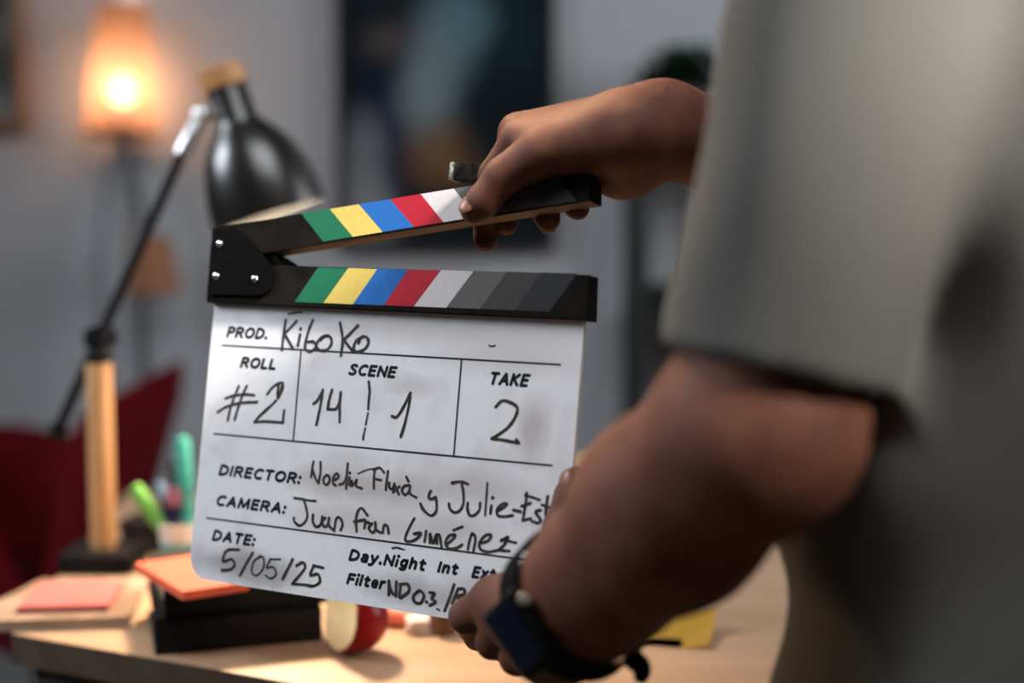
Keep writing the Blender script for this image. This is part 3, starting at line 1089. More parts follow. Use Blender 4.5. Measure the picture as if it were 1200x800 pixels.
M_slate = bpy.data.materials.new('white_slate')
M_slate.use_nodes = True
nt = M_slate.node_tree
p = nt.nodes['Principled BSDF']; p.inputs['Roughness'].default_value = 0.38
tc = nt.nodes.new('ShaderNodeTexCoord')
cur = (0.79, 0.785, 0.81)
for sc_, lo_, hi_, c2, amt in ((26, 0.52, 0.72, (0.46, 0.41, 0.41), 0.42), (130, 0.60, 0.75, (0.45, 0.42, 0.42), 0.22), (900, 0.70, 0.78, (0.12, 0.10, 0.10), 0.30)):
    n_ = nt.nodes.new('ShaderNodeTexNoise'); n_.inputs['Scale'].default_value = sc_; n_.inputs['Detail'].default_value = 6
    nt.links.new(tc.outputs['Object'], n_.inputs['Vector'])
    mr = nt.nodes.new('ShaderNodeMapRange'); mr.inputs[1].default_value, mr.inputs[2].default_value, mr.inputs[4].default_value = lo_, hi_, amt
    nt.links.new(n_.outputs['Fac'], mr.inputs[0])
    mx = nt.nodes.new('ShaderNodeMix'); mx.data_type = 'RGBA'
    if isinstance(cur, tuple):
        mx.inputs[6].default_value = (*cur, 1)
    else:
        nt.links.new(cur, mx.inputs[6])
    mx.inputs[7].default_value = (*c2, 1)
    nt.links.new(mr.outputs[0], mx.inputs[0])
    cur = mx.outputs[2]
GR, BRN = (0.36, 0.35, 0.36), (0.46, 0.40, 0.39)


def bz(u, v):
    return u - 0.149, 0.2 - v


st = []
for u, v, ru, rv, c, s in [(0.045, 0.186, 0.040, 0.009, GR, 0.6), (0.070, 0.189, 0.022, 0.008, GR, 0.5), (0.118, 0.121, 0.032, 0.009, BRN, 0.5),
                           (0.165, 0.123, 0.035, 0.010, BRN, 0.45), (0.140, 0.146, 0.045, 0.010, BRN, 0.35), (0.268, 0.075, 0.010, 0.018, BRN, 0.5),
                           (0.245, 0.030, 0.05, 0.010, BRN, 0.3), (0.19, 0.014, 0.09, 0.008, BRN, 0.3), (0.175, 0.052, 0.02, 0.006, BRN, 0.3),
                           (0.225, 0.115, 0.04, 0.010, BRN, 0.4), (0.185, 0.186, 0.03, 0.008, GR, 0.45), (0.215, 0.143, 0.03, 0.010, BRN, 0.35),
                           (0.24, 0.186, 0.02, 0.010, BRN, 0.4), (0.075, 0.010, 0.025, 0.003, GR, 0.35), (0.13, 0.105, 0.025, 0.006, BRN, 0.25)]:
    a_, b_ = bz(u, v)
    st.append((a_, b_, ru, rv, c, min(0.9, s * 1.5), 0.6))
blobs(M_slate, cur, st, noise_amt=0.012, nscale=60)
M_slate_edge = mat('slate_edge', (0.72, 0.62, 0.50), 0.5)


def rrect(u0, u1, v0, v1, r, n=8):
    out = []
    for cx_, cy_, a0_ in ((u1 - r, -v0 - r, 0), (u0 + r, -v0 - r, 90), (u0 + r, -v1 + r, 180), (u1 - r, -v1 + r, 270)):
        for k in range(n + 1):
            a_ = math.radians(a0_ + 90 * k / n)
            out.append((cx_ + r * math.cos(a_), cy_ + r * math.sin(a_)))
    return out


bm = bmesh.new()
pts = rrect(0.0, 0.298, -0.012, 0.2, 0.016)
pts = [(0.0, 0.012), ] + [q for q in pts if q[1] < -0.05] + [(0.298, 0.012)]
add_prism(bm, pts, 0.0, 0.0028)
for f_ in bm.faces:
    f_.material_index = 1 if abs(f_.normal.y) < 0.5 else 0
bmesh.ops.recalc_face_normals(bm, faces=bm.faces)
for f_ in bm.faces:
    f_.material_index = 1 if abs(f_.normal.y) < 0.5 else 0
slate = bobj('slate', bm, [M_slate, M_slate_edge], smooth=False)

M_stick = mat('worn_black_stick', (0.006, 0.005, 0.0045), 0.65, spec=0.02, noise=0.3, scale=50, color2=(0.013, 0.0105, 0.009))
M_bare = wood('bare_wood', (0.07, 0.040, 0.026), (0.13, 0.080, 0.052), 0.7, (3, 60, 60))
STR = [mat('stripe_' + n_, c, 0.5, noise=0.08, scale=300) for n_, c in (
    ('green', (0.003, 0.130, 0.058)), ('yellow', (0.62, 0.46, 0.105)), ('blue', (0.010, 0.115, 0.40)), ('red', (0.40, 0.008, 0.022)),
    ('white', (0.58, 0.54, 0.55)), ('grey', (0.105, 0.098, 0.096)), ('dark_grey', (0.045, 0.042, 0.042)), ('charcoal', (0.022, 0.022, 0.024)))]


def stripe(bm, quad, w, mi):
    vs = [bm.verts.new((u, w, -v)) for u, v in quad]
    f_ = bm.faces.new(vs)
    f_.material_index = mi


# lower stick: front edge from v -0.0252 to 0.0025
bm = bmesh.new()
add_prism(bm, [(-0.003, -0.0020), (0.3030, -0.0040), (0.3014, 0.0243), (-0.003, 0.0265)], -0.006, 0.0085, bevel=0.0006)
top_u = [0.0940, 0.1192, 0.1433, 0.1681, 0.1935, 0.2185, 0.2435, 0.2685, 0.2935]
bot_u = [0.0766, 0.1011, 0.1259, 0.1511, 0.1749, 0.2001, 0.2256, 0.2510, 0.2760]
for k in range(8):
    stripe(bm, [(bot_u[k], -0.0006), (bot_u[k + 1], -0.0004), (top_u[k + 1], -0.0249), (top_u[k], -0.0252)], -0.00615, k + 1)
for f_ in bm.faces:
    pass
lower = bobj('lower_stick', bm, [M_stick] + STR, smooth=False)

# upper stick, swung open about 7.5 degrees
tl, tr, br_, bl_ = (-0.0044, -0.0522), (0.2965, -0.0932), (0.2979, -0.0706), (-0.0020, -0.0275)
def edge_at(a, b, u):
    t_ = (u - a[0]) / (b[0] - a[0])
    return (u, a[1] + (b[1] - a[1]) * t_)
bm = bmesh.new()
add_prism(bm, [(bl_[0], -bl_[1]), (br_[0], -br_[1]), (tr[0], -tr[1]), (tl[0], -tl[1])], -0.006, 0.0125, bevel=0.0006)
bmesh.ops.recalc_face_normals(bm, faces=bm.faces)
for f_ in bm.faces:
    if f_.normal.z < -0.7:
        f_.material_index = 9
tu = [0.0753, 0.0993, 0.1232, 0.1483, 0.1726, 0.1981, 0.2225, 0.2470, 0.2715]
bu = [0.0961, 0.1208, 0.1449, 0.1696, 0.1923, 0.2165, 0.2410, 0.2655, 0.2890]
def ins(pt, dv): return (pt[0], pt[1] + dv)
for k in range(8):
    stripe(bm, [ins(edge_at(bl_, br_, bu[k]), -0.0016), ins(edge_at(bl_, br_, bu[k + 1]), -0.0016), ins(edge_at(tl, tr, tu[k + 1]), 0.0003), ins(edge_at(tl, tr, tu[k]), 0.0003)], -0.00615, k + 1)
upper = bobj('upper_stick', bm, [M_stick] + STR + [M_bare], smooth=False)

M_plate = mat('black_hinge_metal', (0.002, 0.002, 0.002), 0.65, spec=0.03)
plate = [(-0.0008, 0.0494), (0.0025, 0.0508), (0.0200, 0.0518), (0.0225, 0.0508), (0.0440, 0.0344), (0.0555, 0.0245), (0.0580, 0.0200), (0.0582, 0.0140), (0.0560, 0.0085),
         (0.0510, 0.0050), (0.0437, 0.0040), (0.0005, 0.0032), (-0.0010, 0.0050), (-0.0010, 0.0200), (-0.0016, 0.0376)]
bm = bmesh.new(); add_prism(bm, [(a, b) for a, b in plate][::-1], -0.0085, -0.0064, bevel=0.0003)
bobj('hinge_plate', bm, M_plate, smooth=False)
bm = bmesh.new(); add_prism(bm, [(0.000, 0.0490), (0.0200, 0.0515), (0.0440, 0.0370), (0.0610, 0.0290), (0.0570, 0.0250), (0.0540, 0.0080), (0.0437, 0.0030), (0.000, 0.0030)][::-1], 0.0127, 0.0145, bevel=0.0003)
bobj('hinge_plate', bm, M_plate, smooth=False)
bm = bmesh.new(); add_prism(bm, [(0.040, 0.0262), (0.0590, 0.0262), (0.0555, 0.0330), (0.040, 0.0360)], -0.0035, 0.0105, bevel=0.0006)
bobj('rubber_stop', bm, M_plate, smooth=False)
M_steel = mat('screw_steel', (0.62, 0.60, 0.57), 0.25, metal=1.0)
M_hole = mat('screw_recess', (0.01, 0.01, 0.01), 0.8)
for u, v in ((0.0067, -0.0401), (0.0065, -0.0166), (0.0419, -0.0155)):
    fm_ = Matrix.Translation((u, -0.0085, -v)) @ Matrix.Rotation(math.radians(90), 4, 'X')
    bm = bmesh.new()
    add_lathe(bm, [(0.0026, 0.0), (0.0026, 0.0006), (0.0020, 0.0014), (0.0013, 0.0016), (0.0012, 0.0006)], fm_, 24)
    sc_o = bobj('screw', bm, M_steel)
    bm = bmesh.new(); add_lathe(bm, [(0.0011, 0.00055), (0.0011, 0.0008)], fm_, 6)
    bobj('socket', bm, M_hole, sc_o)

# printed ruling and lettering
M_print = mat('printed_black', (0.010, 0.014, 0.017), 0.5)
M_ink = mat('marker_ink', (0.022, 0.016, 0.014), 0.45, noise=0.5, scale=120, color2=(0.060, 0.048, 0.044))
PW = -0.00012


def rule(bm, a, b, wd):
    A, B = Vector((a[0], 0, -a[1])), Vector((b[0], 0, -b[1]))
    d = (B - A).normalized(); s = Vector((-d.z, 0, d.x)) * wd / 2
    vs = [A - s, B - s, B + s, A + s]
    bm.faces.new([bm.verts.new((q.x, PW, q.z)) for q in vs])


bm = bmesh.new()
for a, b in (((0.0103, 0.0322), (0.2842, 0.0323)), ((0.0107, 0.0960), (0.2841, 0.0958)), ((0.0116, 0.1563), (0.2843, 0.1561)),
             ((0.0814, 0.0322), (0.0818, 0.0959)), ((0.2115, 0.0322), (0.2118, 0.0959))):
    rule(bm, a, b, 0.00125)
bobj('printed_rules', bm, M_print, slate, smooth=False)

def ell(cx_, cy_, rx_, ry_, n=20):
    return [(cx_ + rx_ * math.sin(2 * math.pi * k / n), cy_ + ry_ * math.cos(2 * math.pi * k / n)) for k in range(n + 1)]


# letter shapes: (advance, straight strokes, curved strokes, dots) with cap height 1
PB = [(0, 1), (.26, 1), (.46, .88), (.46, .62), (.26, .49), (0, .49)]
NB = [(0, .46), (.14, .70), (.31, .68), (.36, .48), (.36, 0)]
GLYPH = {
    'P': (.47, [[(0, 0), (0, 1)]], [PB], []), 'R': (.52, [[(0, 0), (0, 1)], [(.24, .49), (.52, 0)]], [PB], []),
    'O': (.66, [ell(.33, .5, .33, .5)], [], []), 'D': (.57, [[(0, 0), (0, 1)]], [[(0, 1), (.2, 1), (.48, .82), (.57, .5), (.48, .18), (.2, 0), (0, 0)]], []),
    'L': (.40, [[(0, 1), (0, 0), (.40, 0)]], [], []), 'S': (.47, [], [[(.45, .91), (.3, 1), (.12, .95), (.05, .76), (.18, .57), (.36, .44), (.46, .25), (.36, .05), (.18, 0), (.01, .09)]], []),
    'C': (.52, [], [[(.52, .91), (.38, 1), (.15, .9), (.01, .62), (.02, .32), (.16, .06), (.36, 0), (.50, .07)]], []),
    'E': (.42, [[(.42, 1), (0, 1), (0, 0), (.42, 0)], [(0, .52), (.38, .52)]], [], []), 'F': (.42, [[(.42, 1), (0, 1), (0, 0)], [(0, .5), (.38, .5)]], [], []),
    'N': (.54, [[(0, 0), (0, 1), (.54, 0), (.54, 1)]], [], []), 'T': (.50, [[(0, 1), (.5, 1)], [(.25, 1), (.25, 0)]], [], []),
    'A': (.58, [[(0, 0), (.29, 1), (.58, 0)], [(.11, .32), (.47, .32)]], [], []), 'K': (.50, [[(0, 0), (0, 1)], [(.46, 1), (.03, .46)], [(.13, .56), (.50, 0)]], [], []),
    'I': (.02, [[(0, 0), (0, 1)]], [], []), 'M': (.70, [[(0, 0), (.04, 1), (.35, .08), (.66, 1), (.70, 0)]], [], []),
    'a': (.38, [], [[(.05, .66), (.2, .72), (.35, .62), (.37, .45), (.37, 0)], [(.37, .42), (.13, .40), (.01, .2), (.1, .01), (.25, .03), (.36, .2)]], []),
    'y': (.42, [[(0, .72), (.21, .03)]], [[(.42, .72), (.22, .05), (.10, -.24), (-.05, -.25)]], []),
    'g': (.38, [ell(.19, .39, .18, .33)], [[(.38, .72), (.38, .1), (.34, -.18), (.2, -.28), (.02, -.23)]], []),
    'h': (.36, [[(0, 0), (0, 1.04)]], [NB], []), 'n': (.36, [[(0, 0), (0, .72)]], [NB], []),
    't': (.32, [[(0, .70), (.31, .70)]], [[(.12, .95), (.12, .4), (.13, .12), (.2, .0), (.32, .03)]], []),
    'i': (.02, [[(0, 0), (0, .62)]], [], [(0, 1.05)]), 'l': (.02, [[(0, 0), (0, 1.04)]], [], []),
    'e': (.38, [[(.04, .37), (.37, .37)]], [[(.37, .37), (.34, .62), (.2, .72), (.06, .6), (.02, .36), (.07, .1), (.2, 0), (.36, .06)]], []),
    'r': (.26, [[(0, 0), (0, .72)]], [[(0, .44), (.1, .66), (.26, .72)]], []), 'x': (.36, [[(0, .72), (.36, 0)], [(.36, .72), (0, 0)]], [], []),
    '.': (.02, [], [], [(0, .05)]), ':': (.02, [], [], [(0, .05), (0, .64)])}


def ribbon(bm, P_, w2, y_):
    L_, R_ = [], []
    for i, q in enumerate(P_):
        a_, b_ = P_[max(i - 1, 0)], P_[min(i + 1, len(P_) - 1)]
        tn = Vector((b_[0] - a_[0], b_[1] - a_[1])).normalized()
        L_.append(bm.verts.new((q[0] - tn.y * w2, y_, q[1] + tn.x * w2))); R_.append(bm.verts.new((q[0] + tn.y * w2, y_, q[1] - tn.x * w2)))
    for i in range(len(P_) - 1):
        bm.faces.new((L_[i], L_[i + 1], R_[i + 1], R_[i]))


def dot(bm, q, r_, y_):
    bm.faces.new([bm.verts.new((q[0] + r_ * math.cos(2 * math.pi * k / 12), y_, q[1] + r_ * math.sin(2 * math.pi * k / 12))) for k in range(12)])


PWID = 0.00215
for body, u0, u1, vb, vt in (('PROD.', .0137, .0524, .0267, .0181), ('ROLL', .0288, .0622, .0477, .0394), ('SCENE', .1226, .1626, .0479, .0395),
                             ('TAKE', .2329, .2635, .0480, .0392), ('DIRECTOR:', .0186, .0925, .1254, .1170), ('CAMERA:', .0187, .0820, .1470, .1387),
                             ('DATE:', .0182, .0581, .1719, .1635), ('Day.Night', .1366, .1988, .1723, .1640), ('Int', .2066, .2234, .1719, .1640),
                             ('Ext', .2323, .2511, .1722, .1640), ('Filter', .1366, .1688, .1881, .1800)):
    bm = bmesh.new()
    hh = (vb - vt) - PWID
    gap = 0.30
    tot = sum(GLYPH[c][0] + gap for c in body) - gap
    sx = ((u1 - u0) - PWID - 0.25 * hh) / tot
    x = 0.0
    for c in body:
        adv, st_, cu_, dt_ = GLYPH[c]
        tf = lambda q: (u0 + PWID / 2 + (x + q[0]) * sx + 0.25 * q[1] * hh, -vb + PWID / 2 + q[1] * hh)
        for s_ in st_:
            pp = [tf(q) for q in s_]
            for a_, b_ in zip(pp, pp[1:]):
                ribbon(bm, [a_, b_], PWID / 2, PW)
            for q in pp:
                dot(bm, q, PWID / 2, PW)
        for s_ in cu_:
            pp = [tf((q.x, q.y)) for q in catmull([Vector((q[0], q[1], 0)) for q in s_], 6)]
            ribbon(bm, pp, PWID / 2, PW)
            dot(bm, pp[0], PWID / 2, PW); dot(bm, pp[-1], PWID / 2, PW)
        for q in dt_:
            dot(bm, tf(q), PWID * 0.62, PW)
        x += adv + gap
    bobj('printed_word', bm, M_print, slate, smooth=False)

STROKES = [(15,[(656,120),(651,217),(649,332)]),
(15,[(751,123),(706,170),(659,216)]),
(15,[(659,216),(705,272),(746,321)]),
(15,[(794,217),(784,294)]),
(15,[(795,174),(794,180)]),
(15,[(891,112),(867,176),(847,272),(852,317),(900,330),(937,296),(916,263),(862,265)]),
(15,[(1034,214),(975,231),(941,281),(969,317),(1030,315),(1068,269),(1054,225),(1011,217),(969,248)]),
(15,[(1123,122),(1158,234),(1156,346)]),
(15,[(1273,135),(1221,187),(1167,239)]),
(15,[(1170,239),(1208,275),(1250,311)]),
(15,[(1321,208),(1272,241),(1255,292),(1288,315),(1345,294),(1373,249),(1351,210),(1307,217),(1293,253)]),
(14,[(296,608),(261,697),(238,775),(225,857)]),
(14,[(368,601),(336,672),(308,760),(286,848)]),
(14,[(186,701),(272,674),(367,662),(440,663)]),
(14,[(127,804),(198,762),(323,726),(474,709)]),
(14,[(556,648),(594,600),(647,567),(682,565),(683,610),(653,672)]),
(14,[(636,691),(580,742),(505,807),(466,853)]),
(14,[(466,853),(553,841),(716,838)]),
(14,[(716,838),(714,798),(716,753)]),
(14,[(650,572),(647,612),(649,662),(667,636),(680,585)]),
(14,[(962,690),(995,661),(1030,590)]),
(14,[(1030,590),(1023,688),(1010,787),(1003,832)]),
(14,[(1107,585),(1091,655),(1086,719)]),
(14,[(1086,719),(1151,714),(1176,669),(1182,597)]),
(14,[(1182,597),(1183,678),(1194,799)]),
(13,[(1403,511),(1418,576)]),
(13,[(1418,578),(1417,634),(1419,697)]),
(9,[(1420,723),(1415,760)]),
(9,[(1413,769),(1410,803)]),
(9,[(1408,827),(1406,842)]),
(9,[(1404,855),(1402,876),(1401,905)]),
(9,[(1402,861),(1397,896)]),
(14,[(1614,731),(1650,735),(1690,681),(1744,568)]),
(14,[(1744,568),(1740,652),(1722,768),(1698,862)]),
(14,[(2400,618),(2435,580),(2477,576),(2550,605),(2552,661),(2506,737),(2428,799),(2388,823)]),
(14,[(2388,823),(2473,826),(2585,836)]),
(14,[(2569,816),(2588,836)]),
(12,[(999,1191),(1001,1138),(1006,1085)]),
(12,[(1000,1129),(1035,1197),(1065,1229)]),
(12,[(1065,1229),(1073,1149),(1066,1082)]),
(12,[(1126,1167),(1104,1190),(1111,1225),(1138,1231),(1156,1199),(1142,1170),(1121,1170)]),
(12,[(1183,1197),(1213,1185),(1227,1162),(1204,1151),(1184,1179),(1185,1214),(1208,1232)]),
(12,[(1239,1222),(1274,1206),(1290,1157),(1293,1074)]),
(12,[(1293,1074),(1295,1156),(1297,1243)]),
(12,[(1317,1167),(1317,1215)]),
(12,[(1316,1134),(1317,1138)]),
(12,[(1338,1213),(1340,1182),(1334,1222),(1363,1202),(1376,1175),(1375,1218),(1392,1225),(1424,1231)]),
(12,[(1515,1094),(1514,1154),(1521,1222)]),
(12,[(1503,1099),(1553,1082),(1591,1109)]),
(12,[(1514,1158),(1571,1162)]),
(12,[(1621,1098),(1618,1162),(1617,1222)]),
(12,[(1639,1173),(1646,1206),(1669,1213),(1680,1173),(1674,1216)]),
(12,[(1681,1182),(1722,1242)]),
(12,[(1722,1191),(1676,1233)]),
(12,[(1796,1175),(1757,1187),(1745,1218),(1773,1241),(1800,1213),(1804,1181)]),
(12,[(1804,1181),(1809,1229),(1859,1250)]),
(12,[(1769,1123),(1789,1151)]),
(6,[(1382,1136),(1452,1104),(1532,1084)]),
(13,[(1966,1198),(1955,1232),(1971,1252),(2004,1236)]),
(13,[(2009,1235),(2021,1284),(2019,1330),(1982,1357),(1925,1327),(1896,1288)]),
(13,[(2121,1132),(2187,1117),(2241,1127)]),
(13,[(2192,1119),(2213,1183),(2220,1257),(2196,1304),(2159,1319),(2123,1299),(2113,1267)]),
(13,[(2253,1249),(2254,1286),(2275,1325),(2308,1322),(2342,1286),(2344,1240)]),
(13,[(2426,1298),(2428,1249)]),
(13,[(2432,1195),(2433,1200)]),
(13,[(2478,1276),(2522,1248),(2538,1226),(2502,1233),(2472,1269),(2481,1305),(2528,1308),(2586,1294)]),
(13,[(2588,1260),(2642,1266)]),
(13,[(2674,1144),(2674,1196),(2662,1318)]),
(13,[(2662,1318),(2716,1301)]),
(13,[(2666,1161),(2717,1168),(2768,1179)]),
(13,[(2645,1231),(2707,1205)]),
(13,[(2783,1242),(2748,1253),(2763,1276),(2789,1305),(2768,1324),(2726,1316)]),
(13,[(2824,1150),(2821,1198),(2822,1270),(2856,1299)]),
(13,[(2789,1209),(2835,1217),(2876,1229)]),
(10,[(2385,1109),(2386,1200),(2388,1314)]),
(13,[(875,1348),(946,1350)]),
(13,[(952,1349),(980,1404),(997,1463),(975,1510),(934,1531),(893,1509),(885,1484)]),
(13,[(1044,1446),(1047,1493),(1080,1525),(1115,1504),(1122,1451)]),
(13,[(1148,1457),(1124,1485),(1149,1518),(1173,1498),(1179,1454)]),
(13,[(1179,1454),(1185,1505),(1231,1535)]),
(13,[(1231,1535),(1238,1456),(1269,1445),(1294,1485),(1283,1525)]),
(13,[(1413,1520),(1400,1448),(1409,1387),(1438,1363),(1489,1405)]),
(13,[(1386,1458),(1472,1437)]),
(13,[(1473,1492),(1479,1453),(1510,1454)]),
(13,[(1531,1456),(1508,1488),(1542,1515),(1564,1483),(1555,1445)]),
(13,[(1555,1445),(1565,1491),(1608,1508)]),
(13,[(1623,1506),(1628,1459),(1654,1460),(1669,1505)]),
(13,[(1858,1389),(1829,1446),(1805,1508),(1809,1541),(1863,1535),(1900,1510)]),
(11,[(946,1350),(1001,1353),(1055,1351)]),
(13,[(1867,1488),(1920,1478),(1894,1515),(1862,1535)]),
(13,[(1958,1462),(1953,1529)]),
(13,[(1995,1533),(1989,1471),(2020,1534),(2038,1474),(2049,1531)]),
(13,[(2043,1474),(2063,1480),(2085,1552)]),
(13,[(2117,1532),(2166,1489),(2178,1463),(2135,1472),(2111,1520),(2143,1554),(2200,1543),(2236,1519)]),
(13,[(2165,1432),(2227,1404)]),
(13,[(2282,1542),(2289,1488),(2305,1441),(2331,1467),(2325,1546)]),
(13,[(2363,1496),(2422,1474),(2446,1434),(2400,1443),(2363,1496),(2381,1535),(2438,1541),(2511,1521)]),
(13,[(2519,1463),(2567,1433),(2544,1484),(2515,1520),(2585,1520)]),
(13,[(2523,1454),(2625,1463)]),
(14,[(434,1753),(349,1763),(313,1785)]),
(14,[(313,1785),(302,1851),(376,1827),(409,1861),(375,1899),(300,1914)]),
(14,[(558,1761),(511,1841),(465,1929)]),
(9,[(635,1775),(575,1819),(565,1894),(614,1911),(663,1853),(656,1787),(617,1777)]),
(9,[(803,1778),(712,1788)]),
(9,[(712,1796),(691,1850),(745,1836),(778,1883),(736,1918),(688,1902)]),
(14,[(906,1766),(874,1835),(837,1909)]),
(14,[(944,1805),(995,1777),(1017,1811),(970,1875),(922,1932)]),
(14,[(922,1932),(1039,1925)]),
(14,[(1167,1793),(1086,1788)]),
(14,[(1087,1791),(1067,1856),(1128,1841),(1151,1889),(1102,1924),(1048,1926)]),
(14,[(1713,1906),(1703,1815)]),
(14,[(1703,1815),(1729,1881),(1769,1907)]),
(14,[(1769,1907),(1763,1815)]),
(14,[(1797,1826),(1797,1911)]),
(14,[(1793,1827),(1851,1820),(1865,1864),(1806,1914)]),
(14,[(1937,1855),(1904,1889),(1917,1926),(1962,1928),(1984,1879),(1954,1850),(1928,1859)]),
(14,[(2006,1913),(2010,1917)]),
(14,[(2027,1851),(2063,1854),(2043,1887),(2077,1905),(2035,1933)]),
(14,[(2203,1779),(2179,1862),(2149,1952)]),
(14,[(2235,1802),(2217,1850),(2200,1897)]),
(14,[(2235,1802),(2278,1797),(2281,1829),(2222,1852)]),
(14,[(2222,1852),(2259,1867),(2279,1894)]),
(8,[(2090,1949),(2109,1954)]),
(8,[(1709,1601),(1745,1591),(1782,1597)]),
(8,[(721,63),(792,60)]),
(8,[(675,75),(745,64)]),
(7,[(2313,224),(2333,230),(2356,222)]),
(5,[(1709,1596),(1739,1591),(1760,1597)]),
(5,[(1780,1599),(1805,1598)])]
ENTRY = {}
for si, (wd, pts) in enumerate(STROKES):
    cu_ = sum(q[0] for q in pts) / len(pts) * 1e-4; cv__ = sum(q[1] for q in pts) / len(pts) * 1e-4
    row = 0 if cv__ < 0.036 else 1 if cv__ < 0.098 else 2 if cv__ < 0.136 else 3 if cv__ < 0.160 else 4
    if row == 1:
        colm = 0 if cu_ < 0.081 else 1 if cu_ < 0.125 else 2 if cu_ < 0.150 else 3 if cu_ < 0.2115 else 4
    elif row == 4:
        colm = 0 if cu_ < 0.12 else 1
    else:
        colm = 0
    bm = ENTRY.setdefault((row, colm), bmesh.new()) if (row, colm) not in ENTRY else ENTRY[(row, colm)]
    w2 = wd * 1.72e-4 * 0.5
    P_ = catmull([Vector((u * 1e-4, 0, -v * 1e-4)) for u, v in pts], 6)
    y_ = -0.0002 - 0.0000004 * si
    L_, R_ = [], []
    for i, q in enumerate(P_):
        tn = (P_[min(i + 1, len(P_) - 1)] - P_[max(i - 1, 0)]).normalized()
        nn = Vector((-tn.z, 0, tn.x))
        ww = w2 * (0.86 + 0.22 * mnoise.noise(Vector((si * 3.1, i * 0.35, 0.5))))
        L_.append(bm.verts.new((q.x + nn.x * ww, y_, q.z + nn.z * ww))); R_.append(bm.verts.new((q.x - nn.x * ww, y_, q.z - nn.z * ww)))
    for i in range(len(P_) - 1):
        bm.faces.new((L_[i], L_[i + 1], R_[i + 1], R_[i]))
    for q, s_ in ((P_[0], 1), (P_[-1], 1)):                  # round ends
        ring = [bm.verts.new((q.x + w2 * 0.9 * math.cos(a_), y_ - 0.00001, q.z + w2 * 0.9 * math.sin(a_))) for a_ in [2 * math.pi * k / 10 for k in range(10)]]
        bm.faces.new(ring)
for bm in ENTRY.values():
    bobj('handwritten_entry', bm, M_ink, slate, smooth=False)

# blunt black marker behind the upper stick
mk0, mk1 = BP(0.1768, -0.0968, 0.026), BP(0.262, -0.0945, 0.030)
ma = (mk1 - mk0); ML = ma.length
mk = thing('marker', 'black marker with a worn silver end, held behind the upper stick', 'marker', mk0)
f = frame(mk0, ma, -BV)
bm = bmesh.new(); add_box(bm, (0.0125, 0.0125, ML - 0.004), f @ Matrix.Translation((0, 0, ML / 2 + 0.002)), 0.0014)
obj('barrel', bm, mat('scuffed_black', (0.005, 0.0047, 0.0045), 0.65, spec=0.03, noise=0.6, scale=200, color2=(0.025, 0.022, 0.018)), mk)
bm = bmesh.new(); add_box(bm, (0.0127, 0.0127, 0.0035), f @ Matrix.Translation((0, 0, 0.00175)), 0.0014)
obj('end_cap', bm, mat('worn_silver', (0.30, 0.28, 0.24), 0.45, metal=0.4, noise=0.8, scale=500), mk)

# ------------------------------------------------------------------ the person
M_skin = mat('skin', (0.138, 0.055, 0.034), 0.62, sss=0.08, color2=(0.100, 0.036, 0.023), scale=55, bump=0.12, bscale=700, spec=0.18)
M_nail = mat('fingernail', (0.26, 0.115, 0.080), 0.3)
M_shirt = mat('grey_tee_cotton', (0.096, 0.093, 0.086), 0.9, noise=0.06, scale=15, bump=0.15, bscale=900)
M_trouser = mat('dark_trousers', (0.02, 0.022, 0.03), 0.85, noise=0.3)
M_shoe = mat('dark_shoes', (0.03, 0.028, 0.026), 0.6)
M_hair = mat('dark_hair', (0.018, 0.011, 0.007), 0.6, noise=0.5, scale=120)

A = lambda v: np.array(v, np.float64)
# near (left) arm
SL_ = A(W(1062, -205, 0.665)); EL = A(W(897, 503, 0.675)); EF = A(W(874, 512, 0.678)); WL = A(W(652, 728, 0.812))
aL = (EL - SL_) / np.linalg.norm(EL - SL_)
fL = (WL - EF) / np.linalg.norm(WL - EF)
# far (right) arm
rdir = A((0.75, 0.66, 0.0)); rdir /= np.linalg.norm(rdir)
fdir = A((-rdir[1], rdir[0], 0.0))
SR_ = SL_ + rdir * 0.345
WR = A(W(782, 150, 0.905))
ER = WR + A((0.225, 0.125, -0.075))
MID = SL_ + rdir * 0.172
hipz = 0.80
feetc = A((MID[0] - 0.018, MID[1] - 0.03, 0))

person = thing('person', 'person in a grey tee and dark trousers holding a clapperboard, back turned, dark watch on', 'person', (feetc[0], feetc[1], 0))


def pt(px, py, d):
    return A(W(px, py, d))


side_L = np.cross(fL, A((-0.75, -0.5, 0.1))); side_L /= np.linalg.norm(side_L)
arms = [
    (SL_, SL_ + aL * 0.20, 0.048, 0.044), (SL_ + aL * 0.20, EL, 0.044, 0.0425),
    (EL, EF, 0.043, 0.044), (EF, EF + fL * 0.07, 0.043, 0.0475), (EF + fL * 0.07, EF + fL * 0.15, 0.0475, 0.037), (EF + fL * 0.14, WL - fL * 0.01, 0.036, 0.0255),
    (WL - fL * 0.03 + side_L * 0.008, WL + fL * 0.012 + side_L * 0.009, 0.0235, 0.0225), (WL - fL * 0.03 - side_L * 0.008, WL + fL * 0.012 - side_L * 0.009, 0.0235, 0.0225),
    (SR_, ER, 0.056, 0.042), (ER, ER + (WR - ER) * 0.35, 0.042, 0.043), (ER + (WR - ER) * 0.35, WR, 0.043, 0.0270),
]
